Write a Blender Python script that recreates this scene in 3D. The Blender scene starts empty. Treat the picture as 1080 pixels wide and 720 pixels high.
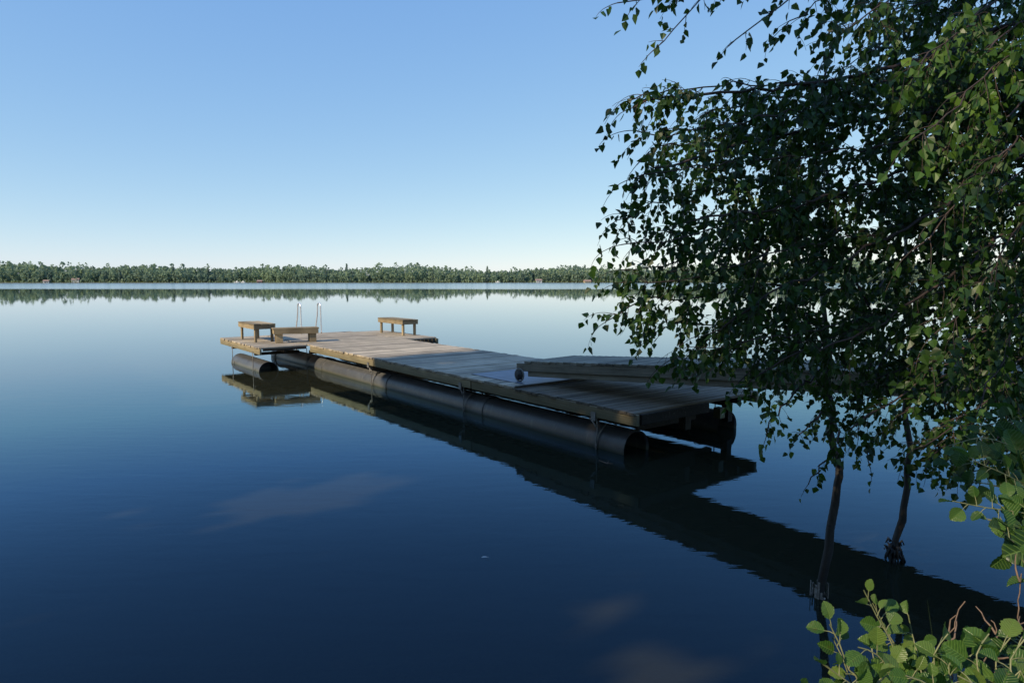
import bpy, bmesh, math, random
import numpy as np
from mathutils import Vector, Matrix, noise

rnd = random.Random(7)
rad = math.radians
scene = bpy.context.scene
C = scene.collection

# ------------------------------------------------------------------ camera
F = 700.0
PITCH = math.atan(64 / F)
CAMZ = 1.96
cam_d = bpy.data.cameras.new('camera')
cam_d.sensor_width = 36
cam_d.lens = 36 * F / 1080
cam_d.clip_start = 0.05
cam_d.clip_end = 6000
cam = bpy.data.objects.new('camera', cam_d)
cam.location = (0, 0, CAMZ)
cam.rotation_euler = (math.pi / 2 - PITCH, 0, 0)
C.objects.link(cam)
scene.camera = cam
scene.view_settings.view_transform = 'Standard'
scene.view_settings.look = 'None'
scene.view_settings.exposure = 0
scene.cycles.max_bounces = 8
scene.cycles.transparent_max_bounces = 12
scene.cycles.caustics_reflective = False
scene.cycles.caustics_refractive = False


def at(px, py, d):
    """a survey point: bearing and drop read off the photo, d metres ahead"""
    x = (px - 540) / F
    u = -(py - 360) / F
    Y = math.cos(PITCH) + u * math.sin(PITCH)
    Z = -math.sin(PITCH) + u * math.cos(PITCH)
    s = d / Y
    return Vector((x * s, d, CAMZ + Z * s))


# ------------------------------------------------------------------ dock frame (a = along, b = across)
O = Vector((1.343, 7.042, 0))
TH = 0.6553
DA = Vector((-math.sin(TH), math.cos(TH), 0))
DB = Vector((math.cos(TH), math.sin(TH), 0))
HD = 0.55


def dk(a, b, z=0.0):
    return O + DA * a + DB * b + Vector((0, 0, z))


# ------------------------------------------------------------------ light
EL = rad(33)
SUN = (-DB * math.cos(EL) + Vector((0, 0, math.sin(EL)))).normalized()   # towards the sun
sl = bpy.data.lights.new('sun', 'SUN')
sl.energy = 5.0
sl.angle = rad(0.55)
sl.color = (1.0, 0.84, 0.60)
so = bpy.data.objects.new('sun', sl)
so.rotation_euler = (-SUN).to_track_quat('-Z', 'Y').to_euler()
so.location = (-20, -10, 25)
C.objects.link(so)

w = bpy.data.worlds.new('World')
scene.world = w
w.use_nodes = True
nt = w.node_tree
sky = nt.nodes.new('ShaderNodeTexSky')
sky.sky_type = 'NISHITA'
sky.sun_disc = False
sky.sun_elevation = EL
sky.sun_rotation = math.atan2(SUN.x, SUN.y) % (2 * math.pi)
sky.air_density = 0.7
sky.dust_density = 0.2
sky.ozone_density = 4.0
bg = nt.nodes['Background']
bg.inputs[1].default_value = 0.1
sp = nt.nodes.new('ShaderNodeSeparateColor')
cb = nt.nodes.new('ShaderNodeCombineColor')
nt.links.new(sky.outputs[0], sp.inputs[0])
for i, (g_, k_) in enumerate(((0.74, 1.40), (0.53, 1.16), (0.20, 0.99))):      # clear morning air: response of the sky colour
    dv_ = nt.nodes.new('ShaderNodeMath'); dv_.operation = 'MULTIPLY'; dv_.inputs[1].default_value = 0.1
    pw_ = nt.nodes.new('ShaderNodeMath'); pw_.operation = 'POWER'; pw_.inputs[1].default_value = g_
    ml_ = nt.nodes.new('ShaderNodeMath'); ml_.operation = 'MULTIPLY'; ml_.inputs[1].default_value = 10 * k_
    nt.links.new(sp.outputs[i], dv_.inputs[0]); nt.links.new(dv_.outputs[0], pw_.inputs[0])
    nt.links.new(pw_.outputs[0], ml_.inputs[0]); nt.links.new(ml_.outputs[0], cb.inputs[i])
nt.links.new(cb.outputs[0], bg.inputs[0])


# ------------------------------------------------------------------ material helpers
def new_mat(name):
    m = bpy.data.materials.new(name)
    m.use_nodes = True
    m.node_tree.nodes.clear()
    return m, m.node_tree


def N(t, kind, **kw):
    n = t.nodes.new(kind)
    for k, v in kw.items():
        if k.startswith('i_'):
            key = k[2:]
            n.inputs[int(key) if key.isdigit() else key.replace('_', ' ')].default_value = v
        else:
            setattr(n, k, v)
    return n


def ramp(t, fac, stops, interp='LINEAR'):
    r = N(t, 'ShaderNodeValToRGB')
    r.color_ramp.interpolation = interp
    e = r.color_ramp.elements
    while len(e) < len(stops):
        e.new(0.5)
    for k, (p, c) in enumerate(stops):
        e[k].position = p
        e[k].color = (*c, 1)
    t.links.new(fac, r.inputs[0])
    return r.outputs[0]


def mix(t, a, b, fac, mode='MIX'):
    m = N(t, 'ShaderNodeMix', data_type='RGBA', blend_type=mode)
    for sock, v in ((m.inputs[0], fac), (m.inputs[6], a), (m.inputs[7], b)):
        if hasattr(v, 'links'):
            t.links.new(v, sock)
        elif isinstance(v, (tuple, list)):
            sock.default_value = (*v, 1)
        else:
            sock.default_value = v
    return m.outputs[2]


def math_(t, op, a, b=None, clamp=False):
    m = N(t, 'ShaderNodeMath', operation=op, use_clamp=clamp)
    for i, v in enumerate((a, b)):
        if v is None:
            continue
        if hasattr(v, 'links'):
            t.links.new(v, m.inputs[i])
        else:
            m.inputs[i].default_value = v
    return m.outputs[0]


def noise_(t, vec, scale, detail=4, rough=0.55, dist=0.0, scl=None):
    if scl is not None:
        mp = N(t, 'ShaderNodeMapping')
        mp.inputs['Scale'].default_value = scl
        t.links.new(vec, mp.inputs[0])
        vec = mp.outputs[0]
    n = N(t, 'ShaderNodeTexNoise', i_Scale=scale, i_Detail=detail, i_Roughness=rough, i_Distortion=dist)
    t.links.new(vec, n.inputs['Vector'])
    return n.outputs['Fac']


def principled(t, color, rough=0.6, normal=None, metallic=0.0, spec=0.5):
    p = N(t, 'ShaderNodeBsdfPrincipled')
    for key, v in (('Base Color', color), ('Roughness', rough), ('Metallic', metallic), ('Specular IOR Level', spec)):
        if hasattr(v, 'links'):
            t.links.new(v, p.inputs[key])
        elif isinstance(v, (tuple, list)):
            p.inputs[key].default_value = (*v, 1)
        else:
            p.inputs[key].default_value = v
    if normal is not None:
        t.links.new(normal, p.inputs['Normal'])
    return p


def out(t, shader):
    o = N(t, 'ShaderNodeOutputMaterial')
    t.links.new(shader, o.inputs[0])


def bump(t, h, strength=0.5, dist=0.01):
    b = N(t, 'ShaderNodeBump', i_Strength=strength, i_Distance=dist)
    t.links.new(h, b.inputs['Height'])
    return b.outputs[0]


def tint(t):
    return N(t, 'ShaderNodeAttribute', attribute_name='tint').outputs['Fac']


def wood(name, dark, light, warm=(0.30, 0.24, 0.16), algae=0.0):
    """weathered timber: grain runs along local 'uv' U"""
    m, t = new_mat(name)
    uv = N(t, 'ShaderNodeUVMap').outputs[0]
    g = noise_(t, uv, 1.0, 6, 0.65, 0.4, (2.2, 60, 1))
    g2 = noise_(t, uv, 1.0, 3, 0.5, 0.0, (1.2, 6, 1))
    geo = N(t, 'ShaderNodeNewGeometry').outputs['Position']
    blot = noise_(t, geo, 2.3, 5, 0.6)
    c = ramp(t, g, [(0.28, dark), (0.5, tuple((d + l) / 2 for d, l in zip(dark, light))), (0.72, light)])
    c = mix(t, c, warm, math_(t, 'MULTIPLY', g2, 0.45))
    tv = ramp(t, tint(t), [(0, (0.45, 0.44, 0.44)), (1, (1.25, 1.2, 1.15))])
    c = mix(t, c, tv, 1.0, 'MULTIPLY')
    bl = ramp(t, blot, [(0.35, (0.62, 0.62, 0.62)), (0.6, (1, 1, 1))])
    c = mix(t, c, bl, 0.8, 'MULTIPLY')
    fine = noise_(t, geo, 45, 3, 0.7)
    spots = ramp(t, fine, [(0.60, (0, 0, 0)), (0.70, (1, 1, 1))])
    c = mix(t, c, (0.33, 0.34, 0.28), math_(t, 'MULTIPLY', spots, 0.35))
    if algae:
        zz = N(t, 'ShaderNodeSeparateXYZ')
        t.links.new(geo, zz.inputs[0])
        mr = N(t, 'ShaderNodeMapRange', i_1=0.42, i_2=0.52, i_3=1.0, i_4=0.0)
        t.links.new(zz.outputs[2], mr.inputs[0])
        c = mix(t, c, (0.07, 0.08, 0.04), math_(t, 'MULTIPLY', mr.outputs[0], math_(t, 'MULTIPLY', blot, algae)))
    b = bump(t, g, 0.6, 0.004)
    out(t, principled(t, c, 0.78, b, spec=0.3).outputs[0])
    return m


M = {}
M['deck'] = wood('deck_timber', (0.30, 0.26, 0.205), (0.76, 0.68, 0.54), (0.46, 0.37, 0.25))
M['fascia'] = wood('fascia_timber', (0.19, 0.16, 0.105), (0.50, 0.43, 0.29), (0.42, 0.34, 0.19), 0.8)
M['bench'] = wood('bench_timber', (0.22, 0.18, 0.11), (0.56, 0.47, 0.31), (0.46, 0.33, 0.17))
M['shade_tone'] = wood('shaded_deck_timber', (0.09, 0.078, 0.062), (0.27, 0.235, 0.18), (0.18, 0.14, 0.09))  # deck timber darkened to carry the shade at the near end
M['gang'] = wood('gangway_timber', (0.14, 0.135, 0.11), (0.38, 0.36, 0.29), (0.25, 0.21, 0.14))
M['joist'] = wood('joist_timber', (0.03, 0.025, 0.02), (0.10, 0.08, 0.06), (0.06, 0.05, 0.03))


def plastic():
    m, t = new_mat('black_pipe_plastic')
    geo = N(t, 'ShaderNodeNewGeometry').outputs['Position']
    n1 = noise_(t, geo, 3.0, 6, 0.65)
    n2 = noise_(t, geo, 26, 4, 0.7)
    sep = N(t, 'ShaderNodeSeparateXYZ')
    t.links.new(geo, sep.inputs[0])
    c = ramp(t, n1, [(0.3, (0.05, 0.052, 0.056)), (0.7, (0.10, 0.10, 0.102))])
    # dried scum above the waterline, dust on top
    h = math_(t, 'ADD', sep.outputs[2], math_(t, 'MULTIPLY', math_(t, 'SUBTRACT', n2, 0.5), 0.07))
    band = ramp(t, h, [(0.0, (1, 1, 1)), (0.035, (0.7, 0.7, 0.7)), (0.07, (0, 0, 0))])
    c = mix(t, c, (0.16, 0.15, 0.11), math_(t, 'MULTIPLY', band, 0.7))
    top = ramp(t, h, [(0.19, (0, 0, 0)), (0.30, (1, 1, 1))])
    c = mix(t, c, (0.20, 0.19, 0.17), math_(t, 'MULTIPLY', top, 0.55))
    drip = noise_(t, geo, 1.0, 4, 0.7, 0.2, (14, 14, 1.2))
    c = mix(t, c, (0.26, 0.25, 0.22), math_(t, 'MULTIPLY', ramp(t, drip, [(0.58, (0, 0, 0)), (0.70, (1, 1, 1))]), 0.35))
    alg = ramp(t, h, [(0.0, (1, 1, 1)), (0.05, (0, 0, 0))])
    c = mix(t, c, (0.035, 0.045, 0.02), math_(t, 'MULTIPLY', alg, 0.6))
    r = math_(t, 'ADD', math_(t, 'MULTIPLY', n2, 0.25), 0.28)
    out(t, principled(t, c, r, bump(t, n1, 0.3, 0.02), spec=0.5).outputs[0])
    return m


M['pipe'] = plastic()


def simple(name, c1, c2, rough, metallic=0.0, scale=20, spec=0.5, bs=0.2):
    m, t = new_mat(name)
    geo = N(t, 'ShaderNodeNewGeometry').outputs['Position']
    n = noise_(t, geo, scale, 4, 0.6)
    c = ramp(t, n, [(0.35, c1), (0.65, c2)])
    out(t, principled(t, c, rough, bump(t, n, bs, 0.005), metallic, spec).outputs[0])
    return m


M['steel'] = simple('polished_steel', (0.80, 0.80, 0.82), (0.9, 0.9, 0.92), 0.35, 0.75)
M['galv'] = simple('galvanised_steel', (0.14, 0.13, 0.12), (0.30, 0.29, 0.27), 0.55, 0.5, 14)
M['plate'] = simple('galvanised_plate', (0.12, 0.15, 0.20), (0.18, 0.21, 0.27), 0.5, 0.3, 6)
M['strap'] = simple('webbing_strap', (0.14, 0.13, 0.11), (0.30, 0.28, 0.24), 0.8, 0, 60)
M['rubber'] = simple('grey_rubber', (0.16, 0.16, 0.15), (0.26, 0.26, 0.245), 0.85)
M['dark'] = simple('dark_rubber', (0.02, 0.02, 0.02), (0.04, 0.04, 0.04), 0.7)
M['twig'] = simple('twig_bark', (0.03, 0.020, 0.017), (0.07, 0.045, 0.036), 0.7, 0, 40)
M['drytwig'] = simple('dry_twig', (0.12, 0.08, 0.055), (0.22, 0.15, 0.11), 0.8, 0, 60)
M['whitepaint'] = simple('white_paint', (0.7, 0.7, 0.68), (0.8, 0.8, 0.78), 0.5, 0, 1)
M['yellowpaint'] = simple('yellow_paint', (0.55, 0.45, 0.22), (0.65, 0.52, 0.28), 0.6, 0, 1)
M['redpaint'] = simple('red_paint', (0.30, 0.10, 0.07), (0.36, 0.13, 0.09), 0.7, 0, 1)
M['pinkroof'] = simple('weathered_tile', (0.24, 0.17, 0.15), (0.32, 0.23, 0.20), 0.8, 0, 1)
M['darkglass'] = simple('window_glass', (0.03, 0.035, 0.04), (0.05, 0.055, 0.06), 0.15, 0, 1)
M['feather'] = simple('feather', (0.5, 0.5, 0.48), (0.7, 0.7, 0.68), 0.7, 0, 80)


def birch_bark():
    m, t = new_mat('birch_bark')
    geo = N(t, 'ShaderNodeNewGeometry').outputs['Position']
    n1 = noise_(t, geo, 1.0, 5, 0.65, 0.5, (9, 9, 3))
    n2 = noise_(t, geo, 1.0, 4, 0.7, 0.3, (12, 12, 50))
    sep = N(t, 'ShaderNodeSeparateXYZ')
    t.links.new(geo, sep.inputs[0])
    hi = ramp(t, math_(t, 'MULTIPLY', sep.outputs[2], 0.25), [(0.30, (0, 0, 0)), (0.50, (1, 1, 1))])
    low = ramp(t, n1, [(0.3, (0.018, 0.014, 0.011)), (0.55, (0.045, 0.038, 0.032)), (0.75, (0.12, 0.11, 0.10))])
    white = ramp(t, n1, [(0.38, (0.06, 0.05, 0.045)), (0.5, (0.40, 0.38, 0.36)), (0.7, (0.55, 0.53, 0.5))])
    c = mix(t, low, white, hi)
    lent = ramp(t, n2, [(0.62, (1, 1, 1)), (0.72, (0.25, 0.22, 0.2))])
    c = mix(t, c, lent, 0.7, 'MULTIPLY')
    out(t, principled(t, c, 0.55, bump(t, n1, 0.6, 0.01), spec=0.4).outputs[0])
    return m


M['bark'] = birch_bark()


def leaf_mat(name, cols, trans, tf=0.35, rough=0.42, veins=False, spec=0.4):
    m, t = new_mat(name)
    tv = tint(t)
    c = ramp(t, tv, [(i / (len(cols) - 1), x) for i, x in enumerate(cols)])
    tc = ramp(t, tv, [(i / (len(trans) - 1), x) for i, x in enumerate(trans)])
    nrm = None
    if veins:
        uv = N(t, 'ShaderNodeUVMap').outputs[0]
        s = N(t, 'ShaderNodeSeparateXYZ')
        t.links.new(uv, s.inputs[0])
        au = math_(t, 'ABSOLUTE', math_(t, 'SUBTRACT', s.outputs[0], 0.5))
        ph = math_(t, 'FRACT', math_(t, 'SUBTRACT', math_(t, 'MULTIPLY', s.outputs[1], 8.0), math_(t, 'MULTIPLY', au, 6.5)))
        dv = math_(t, 'ABSOLUTE', math_(t, 'SUBTRACT', ph, 0.5))
        v1 = math_(t, 'SUBTRACT', 1.0, math_(t, 'MULTIPLY', dv, 5.0), True)
        v2 = math_(t, 'SUBTRACT', 1.0, math_(t, 'MULTIPLY', au, 38.0), True)
        v = math_(t, 'MAXIMUM', v1, v2)
        geo = N(t, 'ShaderNodeNewGeometry').outputs['Position']
        blot = noise_(t, geo, 60, 4, 0.6)
        c = mix(t, c, (0.20, 0.34, 0.08), math_(t, 'MULTIPLY', v, 0.5))
        c = mix(t, c, (0.10, 0.07, 0.02), math_(t, 'MULTIPLY', ramp(t, blot, [(0.62, (0, 0, 0)), (0.72, (1, 1, 1))]), 0.5))
        nrm = bump(t, math_(t, 'SUBTRACT', 1.0, v), 0.6, 0.002)
    p = principled(t, c, rough, nrm, spec=spec)
    tr = N(t, 'ShaderNodeBsdfTranslucent')
    t.links.new(tc, tr.inputs[0])
    ms = N(t, 'ShaderNodeMixShader', i_0=tf)
    t.links.new(p.outputs[0], ms.inputs[1])
    t.links.new(tr.outputs[0], ms.inputs[2])
    out(t, ms.outputs[0])
    return m


M['birchleaf'] = leaf_mat('birch_leaf', [(0.016, 0.040, 0.009), (0.028, 0.070, 0.013), (0.055, 0.125, 0.020), (0.13, 0.22, 0.03)],
                          [(0.03, 0.07, 0.01), (0.06, 0.13, 0.012), (0.12, 0.22, 0.02), (0.28, 0.34, 0.04)], 0.3)
M['alderleaf'] = leaf_mat('alder_leaf', [(0.016, 0.048, 0.010), (0.032, 0.088, 0.015), (0.06, 0.13, 0.022), (0.12, 0.18, 0.035)],
                          [(0.08, 0.18, 0.02), (0.12, 0.26, 0.03), (0.2, 0.34, 0.04), (0.3, 0.4, 0.06)], 0.28, 0.38, True)
M['farleaf'] = leaf_mat('far_foliage', [(0.18, 0.25, 0.21), (0.24, 0.32, 0.23), (0.30, 0.39, 0.24), (0.38, 0.46, 0.28)],  # far haze is mixed into these pale, bluish leaf colours
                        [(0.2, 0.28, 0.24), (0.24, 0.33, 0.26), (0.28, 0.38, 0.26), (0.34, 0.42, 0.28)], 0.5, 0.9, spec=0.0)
M['shadeleaf'] = leaf_mat('woods_foliage', [(0.03, 0.055, 0.015), (0.06, 0.10, 0.03)], [(0.05, 0.1, 0.01), (0.08, 0.15, 0.02)], 0.25)


# ------------------------------------------------------------------ mesh builder
class MB:
    def __init__(s):
        s.v = []; s.f = []; s.uv = []; s.t = []; s.smooth = []

    def add(s, vs, fs, uvs=None, t=0.5, sm=False):
        o = len(s.v)
        s.v += [tuple(x) for x in vs]
        for k, f in enumerate(fs):
            s.f.append([i + o for i in f])
            s.uv += (uvs[k] if uvs else [(0, 0)] * len(f))
            s.smooth.append(sm)
        s.t += [t] * len(vs)

    def box(s, c, ex, ey, ez, t=None, jit=0.0):
        """box centred on c with half-axis vectors; ex is the grain direction"""
        t = rnd.random() if t is None else t
        c = Vector(c)
        vs = []
        for k in (-1, 1):
            for j in (-1, 1):
                for i in (-1, 1):
                    p = c + ex * i + ey * j + ez * k
                    if jit:
                        p = p + Vector([rnd.uniform(-jit, jit) for _ in range(3)])
                    vs.append(p)
        fs = [(0, 2, 3, 1), (4, 5, 7, 6), (0, 1, 5, 4), (2, 6, 7, 3), (0, 4, 6, 2), (1, 3, 7, 5)]
        lx, ly, lz = ex.length * 2, ey.length * 2, ez.length * 2
        u0, v0 = rnd.uniform(0, 50), rnd.uniform(0, 50)
        co = [((i & 1) * lx, ((i >> 1) & 1) * ly, ((i >> 2) & 1) * lz) for i in range(8)]
        uvs = []
        for k, f in enumerate(fs):
            r = []
            for i in f:
                x, y, z = co[i]
                if k < 2: r.append((u0 + x, v0 + y))
                elif k < 4: r.append((u0 + x, v0 + 3 + z))
                else: r.append((u0 + z * 0.2, v0 + y))
            uvs.append(r)
        s.add(vs, fs, uvs, t)

    def beam(s, p0, p1, wdt, hgt, up=Vector((0, 0, 1)), t=None, jit=0.0):
        p0, p1 = Vector(p0), Vector(p1)
        ax = (p1 - p0)
        side = ax.cross(up).normalized()
        u = side.cross(ax).normalized()
        s.box((p0 + p1) / 2, ax / 2, side * wdt / 2, u * hgt / 2, t, jit)

    def tube(s, pts, radii, n=6, t=0.5, cap=True, sm=True):
        pts = [Vector(p) for p in pts]
        if not hasattr(radii, '__len__'):
            radii = [radii] * len(pts)
        vs = []
        ref = None
        L = 0
        ls = []
        for i, p in enumerate(pts):
            a = pts[max(i - 1, 0)]; b = pts[min(i + 1, len(pts) - 1)]
            d = (b - a).normalized() if (b - a).length > 1e-9 else Vector((0, 0, 1))
            if ref is None:
                ref = Vector((0, 0, 1)) if abs(d.z) < 0.9 else Vector((1, 0, 0))
                x = d.cross(ref).normalized()
            else:
                x = (x - d * x.dot(d)).normalized()
            y = d.cross(x)
            if i: L += (p - pts[i - 1]).length
            ls.append(L)
            for k in range(n):
                an = 2 * math.pi * k / n
                vs.append(p + (x * math.cos(an) + y * math.sin(an)) * radii[i])
        fs = []; uvs = []
        for i in range(len(pts) - 1):
            for k in range(n):
                k2 = (k + 1) % n
                fs.append((i * n + k, i * n + k2, (i + 1) * n + k2, (i + 1) * n + k))
                uvs.append([(ls[i], k / n), (ls[i], (k + 1) / n), (ls[i + 1], (k + 1) / n), (ls[i + 1], k / n)])
        if cap:
            fs.append(tuple(range(n))[::-1]); uvs.append([(0, 0)] * n)
            fs.append(tuple((len(pts) - 1) * n + k for k in range(n))); uvs.append([(0, 0)] * n)
        s.add(vs, fs, uvs, t, sm)

    def build(s, name, m, parent=None, bevel=0.0):
        me = bpy.data.meshes.new(name)
        me.from_pydata(s.v, [], s.f)
        uvl = me.uv_layers.new(name='UVMap')
        uvl.data.foreach_set('uv', np.array(s.uv, dtype=np.float32).ravel())
        at_ = me.attributes.new('tint', 'FLOAT', 'POINT')
        at_.data.foreach_set('value', np.array(s.t, dtype=np.float32))
        me.polygons.foreach_set('use_smooth', s.smooth)
        me.materials.append(m)
        me.update()
        o = bpy.data.objects.new(name, me)
        C.objects.link(o)
        if parent:
            o.parent = parent
            o.matrix_parent_inverse = parent_mat(parent).inverted()
        if bevel:
            b = o.modifiers.new('bevel', 'BEVEL')
            b.width = bevel; b.segments = 2; b.limit_method = 'ANGLE'
        return o


def parent_mat(p):
    return Matrix.LocRotScale(p.location, p.rotation_euler, None)


def thing(name, label, cat, loc=(0, 0, 0), rz=0.0, group=None):
    o = bpy.data.objects.new(name, None)
    o.empty_display_size = 0.1
    C.objects.link(o)
    o.location = loc
    o.rotation_euler = (0, 0, rz)
    o['label'] = label; o['category'] = cat
    if group: o['group'] = group
    return o


def tag(o, label, cat, group=None, kind=None):
    if label: o['label'] = label
    if cat: o['category'] = cat
    if group: o['group'] = group
    if kind: o['kind'] = kind
    return o


def spline(pts, step=0.06):
    """Catmull-Rom through points, resampled"""
    P = [Vector(p) for p in pts]
    P = [P[0] * 2 - P[1]] + P + [P[-1] * 2 - P[-2]]
    res = []
    for i in range(1, len(P) - 2):
        n = max(2, int((P[i + 1] - P[i]).length / step))
        for k in range(n):
            t = k / n
            a, b, c, d = P[i - 1], P[i], P[i + 1], P[i + 2]
            res.append(0.5 * ((2 * b) + (c - a) * t + (2 * a - 5 * b + 4 * c - d) * t * t + (3 * b - a - 3 * c + d) * t ** 3))
    res.append(P[-2].copy())
    return res


# ------------------------------------------------------------------ terrain: bank, lake bed and far shore in one sheet
def shore_y(x):
    if x < -4: base = 0.5 + (-x - 4) * 0.42
    elif x < 2.2: base = 0.5 + max(0, x) * 0.25
    else: base = 1.05 + (x - 2.2) * 0.62
    if x < -40: base = 15.6 + (-x - 40) * 0.1
    if x > 40: base = 24.5 + (x - 40) * 0.2
    return base + 0.25 * math.sin(x * 0.9) * min(1, abs(x) / 5)


def far_y(x):
    return 655 + 26 * math.sin(x / 170 + 1) + 14 * math.sin(x / 61) + 5 * math.sin(x / 23)


def ridge(x):
    """height of the land behind the far shore"""
    return 3 + 9 * math.exp(-((x + 470) / 230) ** 2) + 3 * math.exp(-((x - 350) / 200) ** 2)


def ground_z(x, y):
    yf = far_y(x)
    if y > yf - 60:
        dd = y - yf
        if dd < 0: return max(-2.6, dd * 0.08)
        return 0.6 * min(1, dd / 6) + (ridge(x)) * (1 - math.exp(-dd / 120)) * 1.3
    d = y - shore_y(x)
    if d > 0:
        z = -0.17 * d - 0.01 * d * d if d < 9 else -2.4
        z = max(z, -2.6)
        n = noise.noise(Vector((x * 0.6, y * 0.6, 0))) * 0.08
        return z + n * min(1, d)
    d = -d
    k = 0.42 if x > 3 else 0.28
    h = 1.3 * (1 - math.exp(-d * k / 1.3)) + 1.2 * (1 - math.exp(-max(0, d - 4) / 18))
    return h + 0.07 * noise.noise(Vector((x * 1.3, y * 1.3, 3))) * min(1, d * 2)


def axis(lo, hi, near, step0, grow):
    a = [0.0]; s = step0
    while a[-1] < hi:
        a.append(a[-1] + s)
        if a[-1] > near: s *= grow
    b = [0.0]; s = step0
    while b[-1] > lo:
        b.append(b[-1] - s)
        if -b[-1] > near: s *= grow
    return sorted(set(a + b))


xs = axis(-2600, 2600, 9, 0.3, 1.06)
ys_ = [y for y in axis(-90, 560, 10, 0.3, 1.06)] + list(range(570, 960, 8)) + [1000, 1100, 1300, 1700, 2400, 3400]
xs = sorted(set([x for x in xs if abs(x) < 40 or abs(x) > 900] + [x * 9.0 for x in range(-100, 101) if abs(x * 9) >= 40]))
mb = MB()
vs = [(x, y, ground_z(x, y)) for y in ys_ for x in xs]
nx = len(xs)
fs = [(j * nx + i, j * nx + i + 1, (j + 1) * nx + i + 1, (j + 1) * nx + i) for j in range(len(ys_) - 1) for i in range(nx - 1)]
mb.add(vs, fs, None, 0.5, True)
m, t = new_mat('shore_and_bed')
geo = N(t, 'ShaderNodeNewGeometry').outputs['Position']
sep = N(t, 'ShaderNodeSeparateXYZ'); t.links.new(geo, sep.inputs[0])
n1 = noise_(t, geo, 0.8, 6, 0.6)
n2 = noise_(t, geo, 14, 5, 0.7)
n3 = noise_(t, geo, 3.2, 5, 0.6)
sand = ramp(t, n1, [(0.35, (0.15, 0.115, 0.07)), (0.6, (0.26, 0.205, 0.13))])
deb = ramp(t, n2, [(0.56, (0, 0, 0)), (0.64, (1, 1, 1))])
sand = mix(t, sand, (0.03, 0.022, 0.015), math_(t, 'MULTIPLY', deb, math_(t, 'MULTIPLY', n3, 1.2)))
depth_murk = ramp(t, sep.outputs[2], [(0.0, (0, 0, 0)), (1.0, (1, 1, 1))])
mr = N(t, 'ShaderNodeMapRange', i_1=-0.75, i_2=-0.1, i_3=0.0, i_4=1.0)
t.links.new(sep.outputs[2], mr.inputs[0])
c = mix(t, (0.018, 0.017, 0.009), sand, mr.outputs[0])  # deeper bed is darker: light lost in murky water, put into colour
grass = ramp(t, n2, [(0.3, (0.03, 0.05, 0.015)), (0.7, (0.08, 0.10, 0.035))])
mr2 = N(t, 'ShaderNodeMapRange', i_1=0.08, i_2=0.4, i_3=0.0, i_4=1.0)
t.links.new(sep.outputs[2], mr2.inputs[0])
c = mix(t, c, grass, mr2.outputs[0])
out(t, principled(t, c, 0.95, bump(t, n2, 0.6, 0.03), spec=0.1).outputs[0])
tag(mb.build('ground', m), None, None, kind='structure')

# ------------------------------------------------------------------ water
mb = MB()
mb.add([(-3000, -60, 0), (3000, -60, 0), (3000, 1100, 0), (-3000, 1100, 0)], [(0, 1, 2, 3)])
m, t = new_mat('lake_water')
geo = N(t, 'ShaderNodeNewGeometry').outputs['Position']
sep = N(t, 'ShaderNodeSeparateXYZ'); t.links.new(geo, sep.inputs[0])
wob = noise_(t, geo, 1.0, 3, 0.5, 0, (0.006, 0.03, 1))
yy = math_(t, 'ADD', sep.outputs[1], math_(t, 'MULTIPLY', math_(t, 'SUBTRACT', wob, 0.5), 60))
band = N(t, 'ShaderNodeMapRange', i_1=138, i_2=172, i_3=0.0, i_4=1.0); t.links.new(yy, band.inputs[0])
mid = N(t, 'ShaderNodeMapRange', i_1=8, i_2=90, i_3=0.0, i_4=1.0); t.links.new(sep.outputs[1], mid.inputs[0])
streak = noise_(t, geo, 1.0, 4, 0.6, 0, (0.02, 0.25, 1))
streak = ramp(t, streak, [(0.56, (0, 0, 0)), (0.68, (1, 1, 1))])
rough = math_(t, 'ADD', math_(t, 'MULTIPLY', band.outputs[0], 0.11), math_(t, 'MULTIPLY', mid.outputs[0], 0.02))
rough = math_(t, 'ADD', rough, math_(t, 'MULTIPLY', math_(t, 'MULTIPLY', streak, mid.outputs[0]), 0.02))
r1 = noise_(t, geo, 1.0, 3, 0.5, 0.3, (2.2, 7, 1))
r2 = noise_(t, geo, 1.0, 2, 0.5, 0.2, (9, 26, 1))
patch = noise_(t, geo, 0.35, 3, 0.5)
patch = ramp(t, patch, [(0.42, (0.25, 0.25, 0.25)), (0.62, (1, 1, 1))])
hgt = math_(t, 'ADD', math_(t, 'MULTIPLY', r1, 0.7), math_(t, 'MULTIPLY', math_(t, 'MULTIPLY', r2, 0.16), patch))
fd = N(t, 'ShaderNodeMapRange', i_1=4, i_2=60, i_3=1.0, i_4=0.22); t.links.new(sep.outputs[1], fd.inputs[0])
hgt = math_(t, 'MULTIPLY', hgt, fd.outputs[0])
nrm = bump(t, hgt, 1.0, 0.0015)
fr = N(t, 'ShaderNodeFresnel', i_IOR=1.9); t.links.new(nrm, fr.inputs['Normal'])
gl = N(t, 'ShaderNodeBsdfGlossy'); t.links.new(rough, gl.inputs['Roughness']); t.links.new(nrm, gl.inputs['Normal'])
fmr = N(t, 'ShaderNodeMapRange', i_1=0.05, i_2=0.45, i_3=0.0, i_4=1.0); t.links.new(fr.outputs[0], fmr.inputs[0])
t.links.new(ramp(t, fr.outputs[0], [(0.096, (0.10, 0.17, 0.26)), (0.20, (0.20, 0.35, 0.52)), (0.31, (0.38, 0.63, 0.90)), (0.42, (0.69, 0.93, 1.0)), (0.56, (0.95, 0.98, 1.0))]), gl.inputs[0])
df = N(t, 'ShaderNodeBsdfDiffuse'); df.inputs[0].default_value = (0.046, 0.049, 0.030, 1)
tr = N(t, 'ShaderNodeBsdfTransparent'); tr.inputs[0].default_value = (0.75, 0.62, 0.42, 1)
m1 = N(t, 'ShaderNodeMixShader', i_0=0.5)
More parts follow.
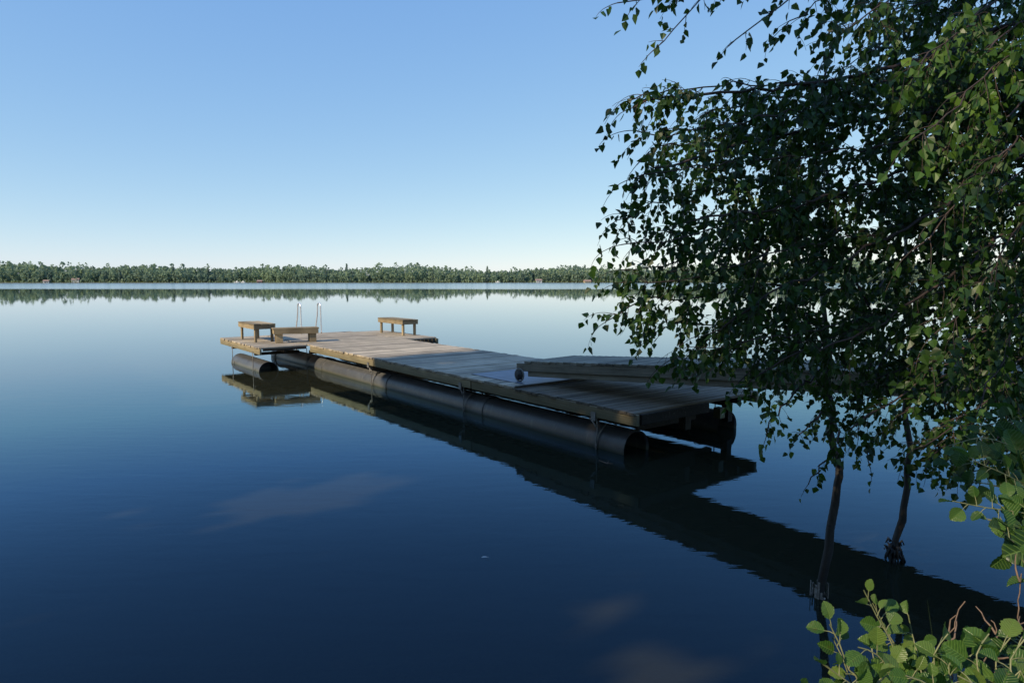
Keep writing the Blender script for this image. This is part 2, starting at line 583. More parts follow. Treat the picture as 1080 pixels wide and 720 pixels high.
t.links.new(df.outputs[0], m1.inputs[1]); t.links.new(tr.outputs[0], m1.inputs[2])
m2 = N(t, 'ShaderNodeMixShader')
t.links.new(fr.outputs[0], m2.inputs[0]); t.links.new(m1.outputs[0], m2.inputs[1]); t.links.new(gl.outputs[0], m2.inputs[2])
out(t, m2.outputs[0])
tag(mb.build('lake_water', m), None, None, kind='structure')

# ------------------------------------------------------------------ floating dock
LM, WM = 9.58, 2.37       # main deck length to the wings, width
LT = 12.75                # far end
UZ = Vector((0, 0, 1))
dock = thing('floating_dock', 'T-shaped weathered timber dock floating on black pipe pontoons', 'dock', dk(LM / 2, WM / 2, 0))


def boards(mb, a0, a1, b0, b1, ztop, wid=0.118, gap=0.011, thick=0.032, edge=0.02, shade_tone=0.5):
    a = a0
    while a < a1 - 0.02:
        ww = min(wid + rnd.uniform(-0.004, 0.004), a1 - a)
        e0, e1 = rnd.uniform(-edge, edge * 0.6), rnd.uniform(-edge * 0.6, edge)
        za = rnd.uniform(-0.003, 0.003)
        p0 = dk(a + ww / 2, b0 + e0, ztop - thick / 2 + za + rnd.uniform(-.002, .002))
        p1 = dk(a + ww / 2, b1 + e1, ztop - thick / 2 + za + rnd.uniform(-.002, .002))
        mb.beam(p0, p1, ww - gap, thick, t=min(1, max(0, rnd.gauss(shade_tone, 0.24))))
        a += ww


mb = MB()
boards(mb, 0.02, 2.13, 0.0, WM, HD - 0.012)          # the near section sits a step lower, its shade mixed into darker timber
mb.build('deck_boards', M['shade_tone'], dock, 0.003)
mb = MB()
boards(mb, 2.16, LT, 0.0, WM, HD)
# nail heads on the boards
mb.build('deck_boards', M['deck'], dock, 0.003)
mb = MB(); boards(mb, LM + 0.02, LT, -1.08, -0.03, HD - 0.004)
mb.build('wing_boards', M['deck'], dock, 0.003)
mb = MB(); boards(mb, LM + 0.02, LT - 0.2, WM + 0.03, WM + 0.93, HD - 0.004)
mb.build('wing_boards', M['deck'], dock, 0.003)


def fascia(a0, b0, a1, b1, zt=HD - 0.034, h=0.125, th=0.045, mat='fascia', n=1):
    p, q = dk(a0, b0, zt - h / 2), dk(a1, b1, zt - h / 2)
    for i in range(n):
        mb = MB()
        x0, x1 = p.lerp(q, i / n + (0.002 if i else 0)), p.lerp(q, (i + 1) / n - (0.0005 if i < n - 1 else 0))
        mb.beam(x0, x1, th, h, jit=0.003)
        mb.build('fascia', M[mat], dock, 0.005)


e = 0.025
fascia(0.0, e, LM - 0.03, e, n=3)
fascia(0.03, WM - e, LM - 0.03, WM - e, n=3)
fascia(0.0, 0.06, 0.0, 1.25, h=0.11, mat='joist')  # end board in dark timber to carry its shade
fascia(0.45, 0.5, 0.45, 1.6, zt=0.40, h=0.2, mat='joist')  # dark board added to stand for the black shade under the deck
fascia(LM, -1.08 + e, LT, -1.08 + e)
fascia(LM + 0.03, -1.0, LM + 0.03, -0.06, h=0.05, mat='joist')
fascia(LT - 0.02, -1.0, LT - 0.02, WM + 0.86)
fascia(LM, WM + 0.93 - e, LT - 0.05, WM + 0.93 - e)
fascia(LM + 0.03, WM + 0.06, LM + 0.03, WM + 0.86, h=0.12, mat='joist')
# lengthwise joists and cross bearers
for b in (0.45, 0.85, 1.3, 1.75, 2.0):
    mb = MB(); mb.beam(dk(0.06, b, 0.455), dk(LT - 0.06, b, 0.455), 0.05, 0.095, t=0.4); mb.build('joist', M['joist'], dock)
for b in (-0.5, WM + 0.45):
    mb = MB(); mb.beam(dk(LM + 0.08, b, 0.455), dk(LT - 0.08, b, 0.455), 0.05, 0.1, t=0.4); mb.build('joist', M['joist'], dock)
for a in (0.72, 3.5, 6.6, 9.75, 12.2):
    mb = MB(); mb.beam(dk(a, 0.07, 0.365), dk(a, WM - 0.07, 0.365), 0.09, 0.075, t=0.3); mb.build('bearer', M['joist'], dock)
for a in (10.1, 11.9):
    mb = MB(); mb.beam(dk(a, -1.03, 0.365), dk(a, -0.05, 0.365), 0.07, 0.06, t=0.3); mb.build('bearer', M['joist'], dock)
# timber posts that hang below the near right corner, one painted paler for sunlight
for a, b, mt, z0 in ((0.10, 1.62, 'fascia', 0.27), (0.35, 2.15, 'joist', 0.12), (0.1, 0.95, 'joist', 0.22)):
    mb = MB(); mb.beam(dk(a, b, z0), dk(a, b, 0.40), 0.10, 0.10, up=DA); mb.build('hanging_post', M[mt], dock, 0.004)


def pontoon(a0, a1, b, z=0.045, R=0.21):
    ax = DA
    n = 40
    mb = MB()
    up = UZ
    prof = []
    # outer shell with faint sleeve joints
    L = a1 - a0
    stations = [(0, R)]
    for j in np.arange(2.9, L, 3.05):
        stations += [(j - 0.13, R), (j - 0.12, R + 0.012), (j + 0.12, R + 0.012), (j + 0.13, R)]
    stations += [(L, R)]
    stations = [(0.45, R - 0.03), (0.02, R - 0.02)] + stations + [(L - 0.02, R - 0.02), (L - 0.45, R - 0.03)]
    vs = []
    for (s_, r) in stations:
        for k in range(n):
            an = 2 * math.pi * k / n
            vs.append(dk(a0 + s_, b + r * math.cos(an), z + r * math.sin(an)))
    fs = []
    for i in range(len(stations) - 1):
        for k in range(n):
            k2 = (k + 1) % n
            fs.append((i * n + k, (i + 1) * n + k, (i + 1) * n + k2, i * n + k2))
    fs.append(tuple(range(n)))
    fs.append(tuple((len(stations) - 1) * n + k for k in range(n))[::-1])
    mb.add(vs, fs, None, 0.5, True)
    o = mb.build('pontoon', M['pipe'], dock)
    es = o.modifiers.new('edges', 'EDGE_SPLIT'); es.split_angle = rad(40)
    return o


pontoon(0.28, 12.6, 0.32)
pontoon(0.32, 12.6, 2.12)
pontoon(9.75, 11.9, -0.84, 0.0, 0.215)
pontoon(9.9, 11.85, WM + 0.62, -0.03, 0.21)


def strap(a, b, side=-1, z=0.045, R=0.215):
    """steel rod from the fascia plus webbing round the pipe"""
    mb = MB()
    bb = b + side * (R + 0.045)
    mb.tube([dk(a, bb, 0.44), dk(a, bb + 0.004, 0.22), dk(a + 0.01, bb, 0.02), dk(a, bb, -0.1)], 0.008, 6)
    o = mb.build('hanger_rod', M['galv'], dock)
    mb = MB()
    pts = []
    for k in range(0, 33):
        an = math.pi * 2 * k / 32
        r = R + 0.012
        pts.append(dk(a + 0.05 + 0.02 * math.sin(an * 2), b + r * math.cos(an), z + r * math.sin(an)))
    for i in range(32):
        mb.beam(pts[i], pts[i + 1], 0.02, 0.004, up=(dk(a, b, z) - pts[i]).normalized(), t=0.6)
    mb.build('strap', M['strap'], dock)


for a in (0.66, 3.47, 6.6):
    strap(a, 0.32)
for a in (0.7, 3.5, 6.6, 9.7, 12.2):
    strap(a, 2.12, 1)
for a in (10.0, 11.6):
    strap(a, -0.84, z=-0.03, R=0.215)
for a in (9.9, 12.2):
    strap(a, 0.32)
for a in (10.1, 11.6):
    strap(a, WM + 0.62, 1, z=-0.03, R=0.215)
# corner bracket plates on the fascia and hanger lugs
for a in (0.66, 3.47, 6.6):
    mb = MB(); mb.box(dk(a, -0.003, 0.40), DA * 0.035, DB * 0.006, UZ * 0.05); mb.build('bracket', M['galv'], dock)
    mb = MB(); mb.tube([dk(a + 0.12, 0.06, 0.36), dk(a + 0.04, 0.06, 0.30), dk(a, 0.04, 0.27)], 0.012, 6); mb.build('hook', M['galv'], dock)
# galvanised landing plate
mb = MB(); mb.box(dk(2.84, 0.66, HD + 0.007), DA * 0.66, DB * 0.44, UZ * 0.003)
mb.build('landing_plate', M['plate'], dock)
mb = MB(); mb.beam(dk(2.145, 0.02, HD + 0.004), dk(2.145, WM - 0.02, HD + 0.004), 0.05, 0.012, t=0.2); mb.build('joint_strip', M['joist'], dock)
# end post at the right wing
mb = MB(); mb.beam(dk(LM + 0.02, WM + 0.93, 0.25), dk(LM + 0.02, WM + 0.93, HD - 0.04), 0.05, 0.05, up=DA); mb.build('corner_post', M['fascia'], dock)
for k in range(7):
    mb = MB(); mb.beam(dk(LM + 0.0, WM + 0.12 + k * 0.11, 0.36), dk(LM + 0.0, WM + 0.12 + k * 0.11, HD - 0.035), 0.02, 0.045, up=DA); mb.build('fender_slat', M['joist'], dock)

# swim ladder: two tall steel hoops at the far end, treads below
lad = thing('ladder', 'x', 'x', dk(12.5, 1.15, HD))
del lad['label']; del lad['category']
lad.parent = dock
lad.matrix_parent_inverse = parent_mat(dock).inverted()


def sub(mb, name, m, par):
    o = mb.build(name, m)
    o.parent = par
    o.matrix_parent_inverse = parent_mat(par).inverted()
    return o


for b in (0.88, 1.42):
    pts = [dk(12.45, b, HD), dk(12.47, b, HD + 0.6)]
    for k in range(9):
        an = math.pi * k / 8
        pts.append(dk(12.58 - 0.11 * math.cos(an), b, HD + 0.72 + 0.10 * math.sin(an)))
    pts += [dk(12.72, b, HD + 0.5), dk(12.88, b, HD - 0.05), dk(12.9, b, -0.7)]
    mb = MB(); mb.tube(spline(pts, 0.06), 0.019, 10)
    sub(mb, 'handrail', M['steel'], lad)
for z in (0.25, -0.03, -0.35):
    mb = MB(); mb.beam(dk(12.9, 0.89, z), dk(12.9, 1.41, z), 0.07, 0.02); sub(mb, 'tread', M['steel'], lad)


# ------------------------------------------------------------------ benches
def bench(name, label, ca, cb, yaw, L, W, H, plank=False, seat_h=0.09):
    """L along local x, W along local y"""
    t = thing(name, label, 'bench', dk(ca, cb, HD), yaw, 'low timber benches on the dock')
    X, Y = Vector((1, 0, 0)), Vector((0, 1, 0))
    c = t.location
    rot = Matrix.Rotation(yaw, 3, 'Z')
    X = rot @ X; Y = rot @ Y
    mb = MB()
    nb = 3
    for k in range(nb):
        yy_ = -W / 2 + (k + 0.5) * W / nb
        mb.box(c + Y * yy_ + UZ * (H - 0.016 + rnd.uniform(-.002, .002)), X * (L / 2 + rnd.uniform(0, .008)), Y * (W / nb / 2 - 0.004), UZ * 0.016)
    mb.build('seat', M['bench'], t, 0.003)
    for s_ in (-1, 1):
        mb = MB(); mb.box(c + Y * s_ * (W / 2 - 0.02) + UZ * (H - 0.034 - seat_h / 2), X * (L / 2 - 0.01), Y * 0.018, UZ * seat_h / 2); mb.build('apron', M['bench'], t, 0.003)
        mb = MB(); mb.box(c + X * s_ * (L / 2 - 0.03) + UZ * (H - 0.034 - seat_h / 2), Y * (W / 2 - 0.042), X * 0.018, UZ * seat_h / 2); mb.build('apron', M['bench'], t, 0.003)
    for sx in (-1, 1):
        for sy in (-1, 1):
            mb = MB()
            lw = 0.075 if plank else 0.04
            hh = H - 0.036
            mb.box(c + X * sx * (L / 2 - 0.055 - lw) + Y * sy * (W / 2 - 0.062) + UZ * hh / 2, UZ * hh / 2, X * lw, Y * 0.022)
            mb.build('leg', M['bench'], t, 0.003)
    return t


ya = math.atan2(DA.y, DA.x)
yb = math.atan2(DB.y, DB.x)
bench('bench', 'small square-topped timber bench nearest the left end of the dock, open legs', 11.48, -0.56, ya, 1.26, 0.50, 0.42)
bench('bench', 'low reddish timber bench with wide plank legs, set crosswise in front of the ladder', 10.42, 0.0, yb - rad(13), 1.0, 0.38, 0.335, True, 0.10)
bench('bench', 'pale timber bench standing alone on the right wing of the dock', 11.12, 3.0, ya, 1.42, 0.46, 0.41)

# ------------------------------------------------------------------ gangway
GS = Vector((0.17, 9.17, 0.0))
GD = Vector((0.68, -0.73, 0)).normalized()
GN = Vector((-GD.y, GD.x, 0)).normalized()
if GN.x < 0: GN = -GN
GZ0, GSL, GL, GW = 0.845, 0.068, 9.6, 1.05


def gp(s_, w_, z):
    return GS + GD * s_ + GN * w_ + Vector((0, 0, GZ0 + GSL * s_ + z))


gang = thing('gangway', 'grey timber gangway sloping from the dock up to the right-hand bank', 'gangway', gp(0, 0, -0.3))
mb = MB()
s_ = 0.0
while s_ < GL:
    mb.beam(gp(s_ + 0.06, 0.0 + rnd.uniform(-.008, .008), -0.014), gp(s_ + 0.06, GW + rnd.uniform(-.008, .008), -0.014), 0.112, 0.028, t=rnd.random())
    s_ += 0.12
mb.build('deck_boards', M['gang'], gang, 0.002)
for w_ in (0.03, GW - 0.03):
    for k in range(2):
        mb = MB(); mb.beam(gp(k * GL / 2 - (0.16 if k == 0 else -0.002), w_, -0.030 - 0.056), gp((k + 1) * GL / 2, w_, -0.030 - 0.056), 0.05, 0.112, t=0.6 + 0.1 * k); mb.build('side_beam', M['gang'], gang, 0.004)
        mb = MB(); mb.beam(gp(k * GL / 2 + (0.05 if k == 0 else 0.002), w_ + (0.018 if w_ < .5 else -0.018), -0.143 - 0.036), gp((k + 1) * GL / 2, w_ + (0.018 if w_ < .5 else -0.018), -0.143 - 0.036), 0.05, 0.07, t=0.7); mb.build('lower_beam', M['gang'], gang, 0.004)
for k in range(12):
    q = 0.3 + k * 0.82
    mb = MB(); mb.beam(gp(q, 0.09, -0.12), gp(q, GW - 0.09, -0.12), 0.05, 0.10, t=0.3); mb.build('cross_bearer', M['joist'], gang)
for w_ in (-0.035, GW + 0.035):
    mb = MB()
    pts = []
    for k in range(25):
        an = 2 * math.pi * k / 24
        pts.append(gp(-0.06, w_, -0.19) + GD * 0.085 * math.cos(an) + UZ * 0.085 * math.sin(an))
    mb.tube(pts, 0.011, 8, cap=False)
    o = mb.build('roller_wheel', M['rubber'], gang)
    mb = MB(); mb.tube([gp(-0.06, w_ - 0.018, -0.19), gp(-0.06, w_ + 0.018, -0.19)], 0.068, 20); mb.build('wheel_disc', M['dark'], gang)
    mb = MB(); mb.tube([gp(-0.06, w_ - 0.03, -0.19), gp(-0.06, w_ + 0.03, -0.19)], 0.016, 12); mb.build('hub', M['dark'], gang)
for q in (8.9,):
    for w_ in (0.03, GW - 0.03):
        p = gp(q, w_, -0.28)
        mb = MB(); mb.beam(p, Vector((p.x, p.y, ground_z(p.x, p.y) - 0.4)), 0.1, 0.1, up=GD); mb.build('support_post', M['joist'], gang)

# ------------------------------------------------------------------ birch foliage
def leaf_birch(mb, p, dirv, nrm, L, t):
    d = dirv.normalized()
    wv = d.cross(nrm)
    if wv.length < 1e-4: wv = d.cross(Vector((0.3, 0.7, 0.2)))
    wv.normalize()
    n = wv.cross(d)
    W = L * 0.42
    f = L * rnd.uniform(0.05, 0.2)
    b0 = p + d * L * 0.28           # petiole gap
    vs = [b0, b0 + wv * W + d * L * 0.26 + n * f, b0 + wv * W * 0.72 + d * L * 0.58 + n * f * 0.7, b0 + d * L * 1.02 - n * f * 0.5,
          b0 - wv * W * 0.72 + d * L * 0.58 + n * f * 0.7, b0 - wv * W + d * L * 0.26 + n * f, p]
    mb.add(vs, [(0, 1, 2, 3), (0, 3, 4, 5)], None, t)


def rvec(s=1.0):
    return Vector((rnd.gauss(0, 1), rnd.gauss(0, 1), rnd.gauss(0, 1))) * s


def grow_twig(tw, lf, p, d, length, r0, leafL, tone, level=0, grav=0.16, leafp=0.82):
    step = 0.022
    n = max(2, int(length / step))
    pts = [p.copy()]
    d = d.normalized()
    for i in range(n):
        d = (d + Vector((0, 0, -grav)) * (0.6 + i / n) + rvec(0.07)).normalized()
        p = p + d * step
        pts.append(p.copy())
        if rnd.random() < leafp:
            sd = d.cross(rvec()).normalized()
            ld = (Vector((0, 0, -1)) * rnd.uniform(0.3, 1.3) + sd * rnd.uniform(0.4, 1.0) + d * 0.35 + rvec(0.2)).normalized()
            nn = (rvec(0.8) + Vector((-0.3, -0.5, 0.4)))
            tt = min(1, max(0, rnd.gauss(tone, 0.17)))
            leaf_birch(lf, p, ld, nn, leafL * rnd.uniform(0.6, 1.15), tt)
        if level == 0 and i % 4 == 2 and length > 0.2:
            side = (d + d.cross(rvec()).normalized() * 0.9).normalized()
            grow_twig(tw, lf, p, side, length * rnd.uniform(0.3, 0.55), r0 * 0.6, leafL, tone, 1, grav, leafp)
    tw.tube(pts, list(np.linspace(r0, 0.0007, len(pts))), 4, 0.5, False)


def branch(tw, lf, ctrl, r0, dens=1.0, tlen=(0.16, 0.42), leafL=0.040, tone=0.35, start=0.0, grav=0.16, leafp=0.82, wig=0.008):
    dens *= 0.74
    P = spline(ctrl, 0.07)
    P = [p + rvec(wig) * min(1, i / 4) for i, p in enumerate(P)]
    n = len(P)
    tw.tube(P, [r0 * (1 - 0.85 * i / n) + 0.0012 for i in range(n)], 6, 0.5, False)
    for i in range(int(n * start), n - 1):
        for _r in range(3 if rnd.random() < dens * 0.45 else 2 if rnd.random() < dens * 0.8 else (1 if rnd.random() < dens * .9 else 0)):
            d = (P[i + 1] - P[i]).normalized()
            q = (d * 0.8 + d.cross(rvec()).normalized() * 0.9 + Vector((-0.15, 0, 0))).normalized()
            k = 1 - 0.45 * i / n
            grow_twig(tw, lf, P[i], q, rnd.uniform(*tlen) * k, 0.0017, leafL, tone, 0, grav, leafp)
    d = (P[-1] - P[-3]).normalized()
    grow_twig(tw, lf, P[-1], d, tlen[0] * 1.2, 0.002, leafL, tone, 1, grav, leafp)


def trunk_mesh(ctrl, r0, r1, root=None, n=14):
    mb = MB()
    P = spline(ctrl, 0.12)
    P = [p + rvec(0.006) if 0 < i < len(P) - 1 else p for i, p in enumerate(P)]
    rr = [r0 + (r1 - r0) * i / (len(P) - 1) + rnd.uniform(-.0025, .0025) for i in range(len(P))]
    mb.tube(P, rr, n, 0.5)
    return mb


# tree A: slim birch standing in the water beside the gangway
A0 = Vector((1.92, 3.98, 0))
A0b = Vector((1.88, 3.97, -0.8))
Atop = [A0b, A0, at(877, 560, 4.0), at(882, 510, 4.0), at(884, 492, 4.0), at(877, 455, 4.02), at(878, 430, 4.03), at(873, 395, 4.05),
        at(870, 340, 4.05), at(867, 280, 4.1), at(872, 200, 4.1), at(866, 110, 4.15), at(880, 50, 4.2)]
treeA = thing('birch_tree', 'slim birch stem in the water, left of the two, pale bark torn at the waterline', 'tree', A0)
trunk_mesh(Atop, 0.031, 0.006).build('trunk', M['bark'], treeA)
# torn bark at the waterline
mb = MB()
for k in range(16):
    an = 2 * math.pi * k / 16 + rnd.uniform(-.35, .35)
    rr = rnd.uniform(0.034, 0.056)
    p = A0 + Vector((math.cos(an) * rr, math.sin(an) * rr, 0))
    h0, h1 = rnd.uniform(0.0, 0.11), rnd.uniform(-0.1, -0.03)
    mb.beam(p + UZ * h1, p + UZ * h0 + Vector((rnd.uniform(-.006, .006), 0, 0)), 0.018 * rnd.uniform(.5, 1.2), 0.003, up=Vector((math.cos(an), math.sin(an), 0.01)), t=rnd.random())
mb.build('torn_bark', simple('torn_bark', (0.16, 0.13, 0.11), (0.55, 0.50, 0.46), 0.7, 0, 50), treeA)
lf, tw = MB(), MB()
for ctrl, kw in [
    ([at(867, 270, 4.1), at(820, 250, 3.7), at(760, 262, 3.4), at(700, 280, 3.2), at(655, 286, 3.1)], dict(dens=1.1)),
    ([at(868, 300, 4.1), at(810, 300, 3.7), at(740, 312, 3.4), at(680, 318, 3.2), at(640, 338, 3.1)], dict(dens=1.0)),
    ([at(868, 330, 4.1), at(820, 335, 3.8), at(770, 345, 3.5), at(720, 340, 3.3), at(690, 352, 3.2)], dict(dens=0.9)),
    ([at(870, 350, 4.05), at(835, 365, 3.8), at(800, 380, 3.6), at(780, 405, 3.5)], dict(dens=0.9)),
    ([at(872, 200, 4.1), at(800, 190, 3.7), at(740, 200, 3.4), at(690, 215, 3.2), at(655, 232, 3.1)], dict(dens=1.2)),
    ([at(866, 240, 4.1), at(815, 225, 3.7), at(750, 235, 3.4), at(700, 248, 3.2)], dict(dens=1.1)),
    ([at(868, 150, 4.15), at(800, 140, 3.7), at(740, 148, 3.4), at(700, 155, 3.2), at(672, 172, 3.1)], dict(dens=1.2)),
    ([at(873, 385, 4.05), at(840, 410, 3.7), at(815, 440, 3.4), at(806, 458, 3.3)], dict(dens=1.0, tlen=(0.1, 0.2), tone=0.55)),  # lighter leaf tone stands for sun on this hanging spray
    ([at(878, 420, 4.03), at(860, 440, 3.7), at(842, 465, 3.5)], dict(dens=0.8, tlen=(0.1, 0.2))),
    ([at(880, 440, 4.03), at(885, 470, 3.5), at(862, 495, 3.3), at(852, 512, 3.25)], dict(dens=0.6, tlen=(0.08, 0.16))),
    ([at(866, 110, 4.15), at(830, 100, 3.8), at(780, 112, 3.5), at(740, 122, 3.3)], dict(dens=1.1)),
    ([at(868, 250, 4.1), at(900, 290, 3.9), at(920, 340, 3.7), at(915, 400, 3.6)], dict(dens=0.9)),
    ([at(868, 180, 4.1), at(840, 210, 3.6), at(800, 280, 3.3), at(785, 330, 3.2)], dict(dens=1.0)),
]:
    branch(tw, lf, ctrl, 0.0075, **kw)
tw.build('branches', M['twig'], treeA)
lf.build('crown', M['birchleaf'], treeA)

# tree B: second slim stem further right
B0 = Vector((2.69, 4.52, 0))
treeB = thing('birch_tree', 'slim dark birch stem in the water, right of two, root tuft at its foot', 'tree', B0)
trunk_mesh([B0 + Vector((-.05, 0, -.8)), B0, at(953, 533, 4.5), at(959, 495, 4.5), at(957, 450, 4.5), at(955, 420, 4.5), at(962, 360, 4.55), at(955, 280, 4.6), at(965, 150, 4.6), at(975, 30, 4.7)],
           0.028, 0.006).build('trunk', M['bark'], treeB)
mb = MB()
for k in range(34):
    an = rnd.uniform(0, 2 * math.pi)
    p = B0 + Vector((math.cos(an) * 0.03, math.sin(an) * 0.03, rnd.uniform(0.02, 0.13)))
    q = B0 + Vector((math.cos(an) * rnd.uniform(.04, .085), math.sin(an) * rnd.uniform(.04, .085), rnd.uniform(-0.05, 0.12)))
    mb.tube([p, p.lerp(q, 0.5) + UZ * 0.03, q], [0.012, 0.009, 0.004], 5, 0.3)
mb.build('roots', M['dark'], treeB)
lf, tw = MB(), MB()
for ctrl, kw in [
    ([at(955, 280, 4.6), at(930, 300, 4.2), at(900, 350, 3.9), at(890, 400, 3.8)], dict()),
    ([at(960, 340, 4.55), at(935, 370, 4.1), at(915, 420, 3.8), at(905, 465, 3.7)], dict()),
    ([at(957, 440, 4.5), at(930, 455, 4.1), at(915, 470, 3.9), at(918, 495, 3.8)], dict(dens=0.6, tlen=(0.1, 0.2))),
    ([at(960, 380, 4.5), at(985, 400, 4.1), at(1000, 440, 3.8), at(985, 480, 3.6)], dict()),
    ([at(965, 200, 4.6), at(930, 210, 4.2), at(890, 240, 3.9), at(860, 260, 3.8)], dict()),
    ([at(965, 150, 4.6), at(1000, 200, 4.2), at(1020, 280, 4.0), at(1020, 350, 3.9)], dict()),
    ([at(968, 80, 4.7), at(930, 90, 4.2), at(880, 120, 3.9), at(840, 150, 3.8)], dict()),
    ([at(968, 50, 4.7), at(1000, 90, 4.2), at(1040, 150, 3.9), at(1050, 220, 3.8)], dict()),
]:
    kw.setdefault('dens', 1.1)
    branch(tw, lf, ctrl, 0.0075, **kw)
tw.build('branches', M['twig'], treeB)
lf.build('crown', M['birchleaf'], treeB)

# tree C: the large birch on the right-hand bank whose boughs sweep across
C0 = Vector((5.1, 3.0, 0))
C0.z = ground_z(C0.x, C0.y) - 0.1
treeC = thing('birch_tree', 'large birch on the right bank, its leafy boughs hanging over the gangway', 'tree', C0)
Ct = [C0, C0 + Vector((0.05, 0.05, 1.4)), C0 + Vector((-0.1, 0.1, 2.8)), C0 + Vector((0, 0.2, 4.5)), C0 + Vector((0.1, 0.1, 7))]
trunk_mesh(Ct, 0.14, 0.07, n=18).build('trunk', M['bark'], treeC)
lf, tw = MB(), MB()


def tc(z):
    return C0 + Vector((-0.02, 0.1, z - C0.z))


specs = [
    # sparse sprays against the sky at the top
    ([tc(5.2), at(1000, -90, 3.3), at(880, -60, 3.1), at(780, -25, 3.0), at(700, -5, 2.9), at(655, 2, 2.9)], dict(dens=1.3, tlen=(0.1, 0.24), start=0.35)),
    ([tc(5.1), at(960, -70, 3.2), at(820, -30, 3.0), at(745, 0, 2.9), at(712, 30, 2.9), at(688, 52, 2.9)], dict(dens=0.9, tlen=(0.08, 0.18), start=0.4)),
    ([tc(5.0), at(960, -60, 3.1), at(860, -20, 3.0), at(815, 15, 2.9), at(785, 35, 2.9), at(768, 48, 2.85)], dict(dens=1.0, tlen=(0.08, 0.18), start=0.45)),
    ([tc(5.0), at(1000, -30, 3.2), at(930, 5, 3.0), at(885, 35, 2.9), at(868, 60, 2.9)], dict(dens=1.0, start=0.3)),
    # main boughs
    ([tc(4.4), at(1080, 20, 3.6), at(980, 60, 3.3), at(880, 84, 3.1), at(780, 98, 3.0), at(700, 104, 2.9), at(672, 116, 2.9)], dict(dens=0.95, r=0.02)),
    ([tc(4.2), at(1080, 95, 3.8), at(1000, 118, 3.5), at(900, 128, 3.3), at(790, 150, 3.2), at(690, 180, 3.0)], dict(dens=0.95, r=0.022)),
    ([tc(4.0), at(1085, 132, 3.7), at(1020, 150, 3.4), at(930, 190, 3.2), at(830, 215, 3.0), at(730, 232, 2.9)], dict(dens=1.0, r=0.02)),
    ([tc(3.8), at(1090, 160, 3.4), at(1000, 215, 3.1), at(900, 270, 3.0), at(810, 310, 2.9), at(760, 345, 2.9)], dict(dens=1.0, r=0.018)),
    ([tc(3.4), at(1100, 230, 3.4), at(1020, 280, 3.1), at(930, 340, 3.0), at(850, 372, 2.9), at(800, 392, 2.9)], dict(dens=0.95, r=0.016)),
    ([tc(3.0), at(1110, 300, 3.3), at(1040, 350, 3.0), at(960, 410, 2.9), at(900, 450, 2.8)], dict(dens=0.9, r=0.014)),
    ([tc(2.9), at(1110, 360, 3.2), at(1060, 410, 2.9), at(1000, 450, 2.8), at(965, 480, 2.7)], dict(dens=0.9)),
    ([tc(2.7), at(1120, 420, 2.9), at(1070, 450, 2.7), at(1030, 475, 2.6)], dict(dens=0.9)),
    ([tc(4.8), at(1090, -20, 3.0), at(1020, 30, 2.7), at(960, 70, 2.5)], dict(dens=1.1, leafL=0.042, tone=0.6)),  # this spray and the next: sunlight put into a yellower leaf tone
    ([tc(4.6), at(1110, 10, 2.9), at(1060, 60, 2.6), at(1010, 110, 2.5), at(960, 150, 2.4)], dict(dens=1.1, leafL=0.042, tone=0.6)),
    ([tc(4.3), at(1120, 80, 2.8), at(1070, 150, 2.5), at(1020, 210, 2.4), at(960, 260, 2.4)], dict(dens=1.1)),
    ([tc(4.0), at(1120, 150, 2.8), at(1080, 230, 2.5), at(1040, 300, 2.4), at(990, 350, 2.4)], dict(dens=1.1)),
    ([tc(3.6), at(1130, 230, 2.8), at(1090, 300, 2.5), at(1060, 370, 2.4), at(1030, 420, 2.3)], dict(dens=1.0)),
]
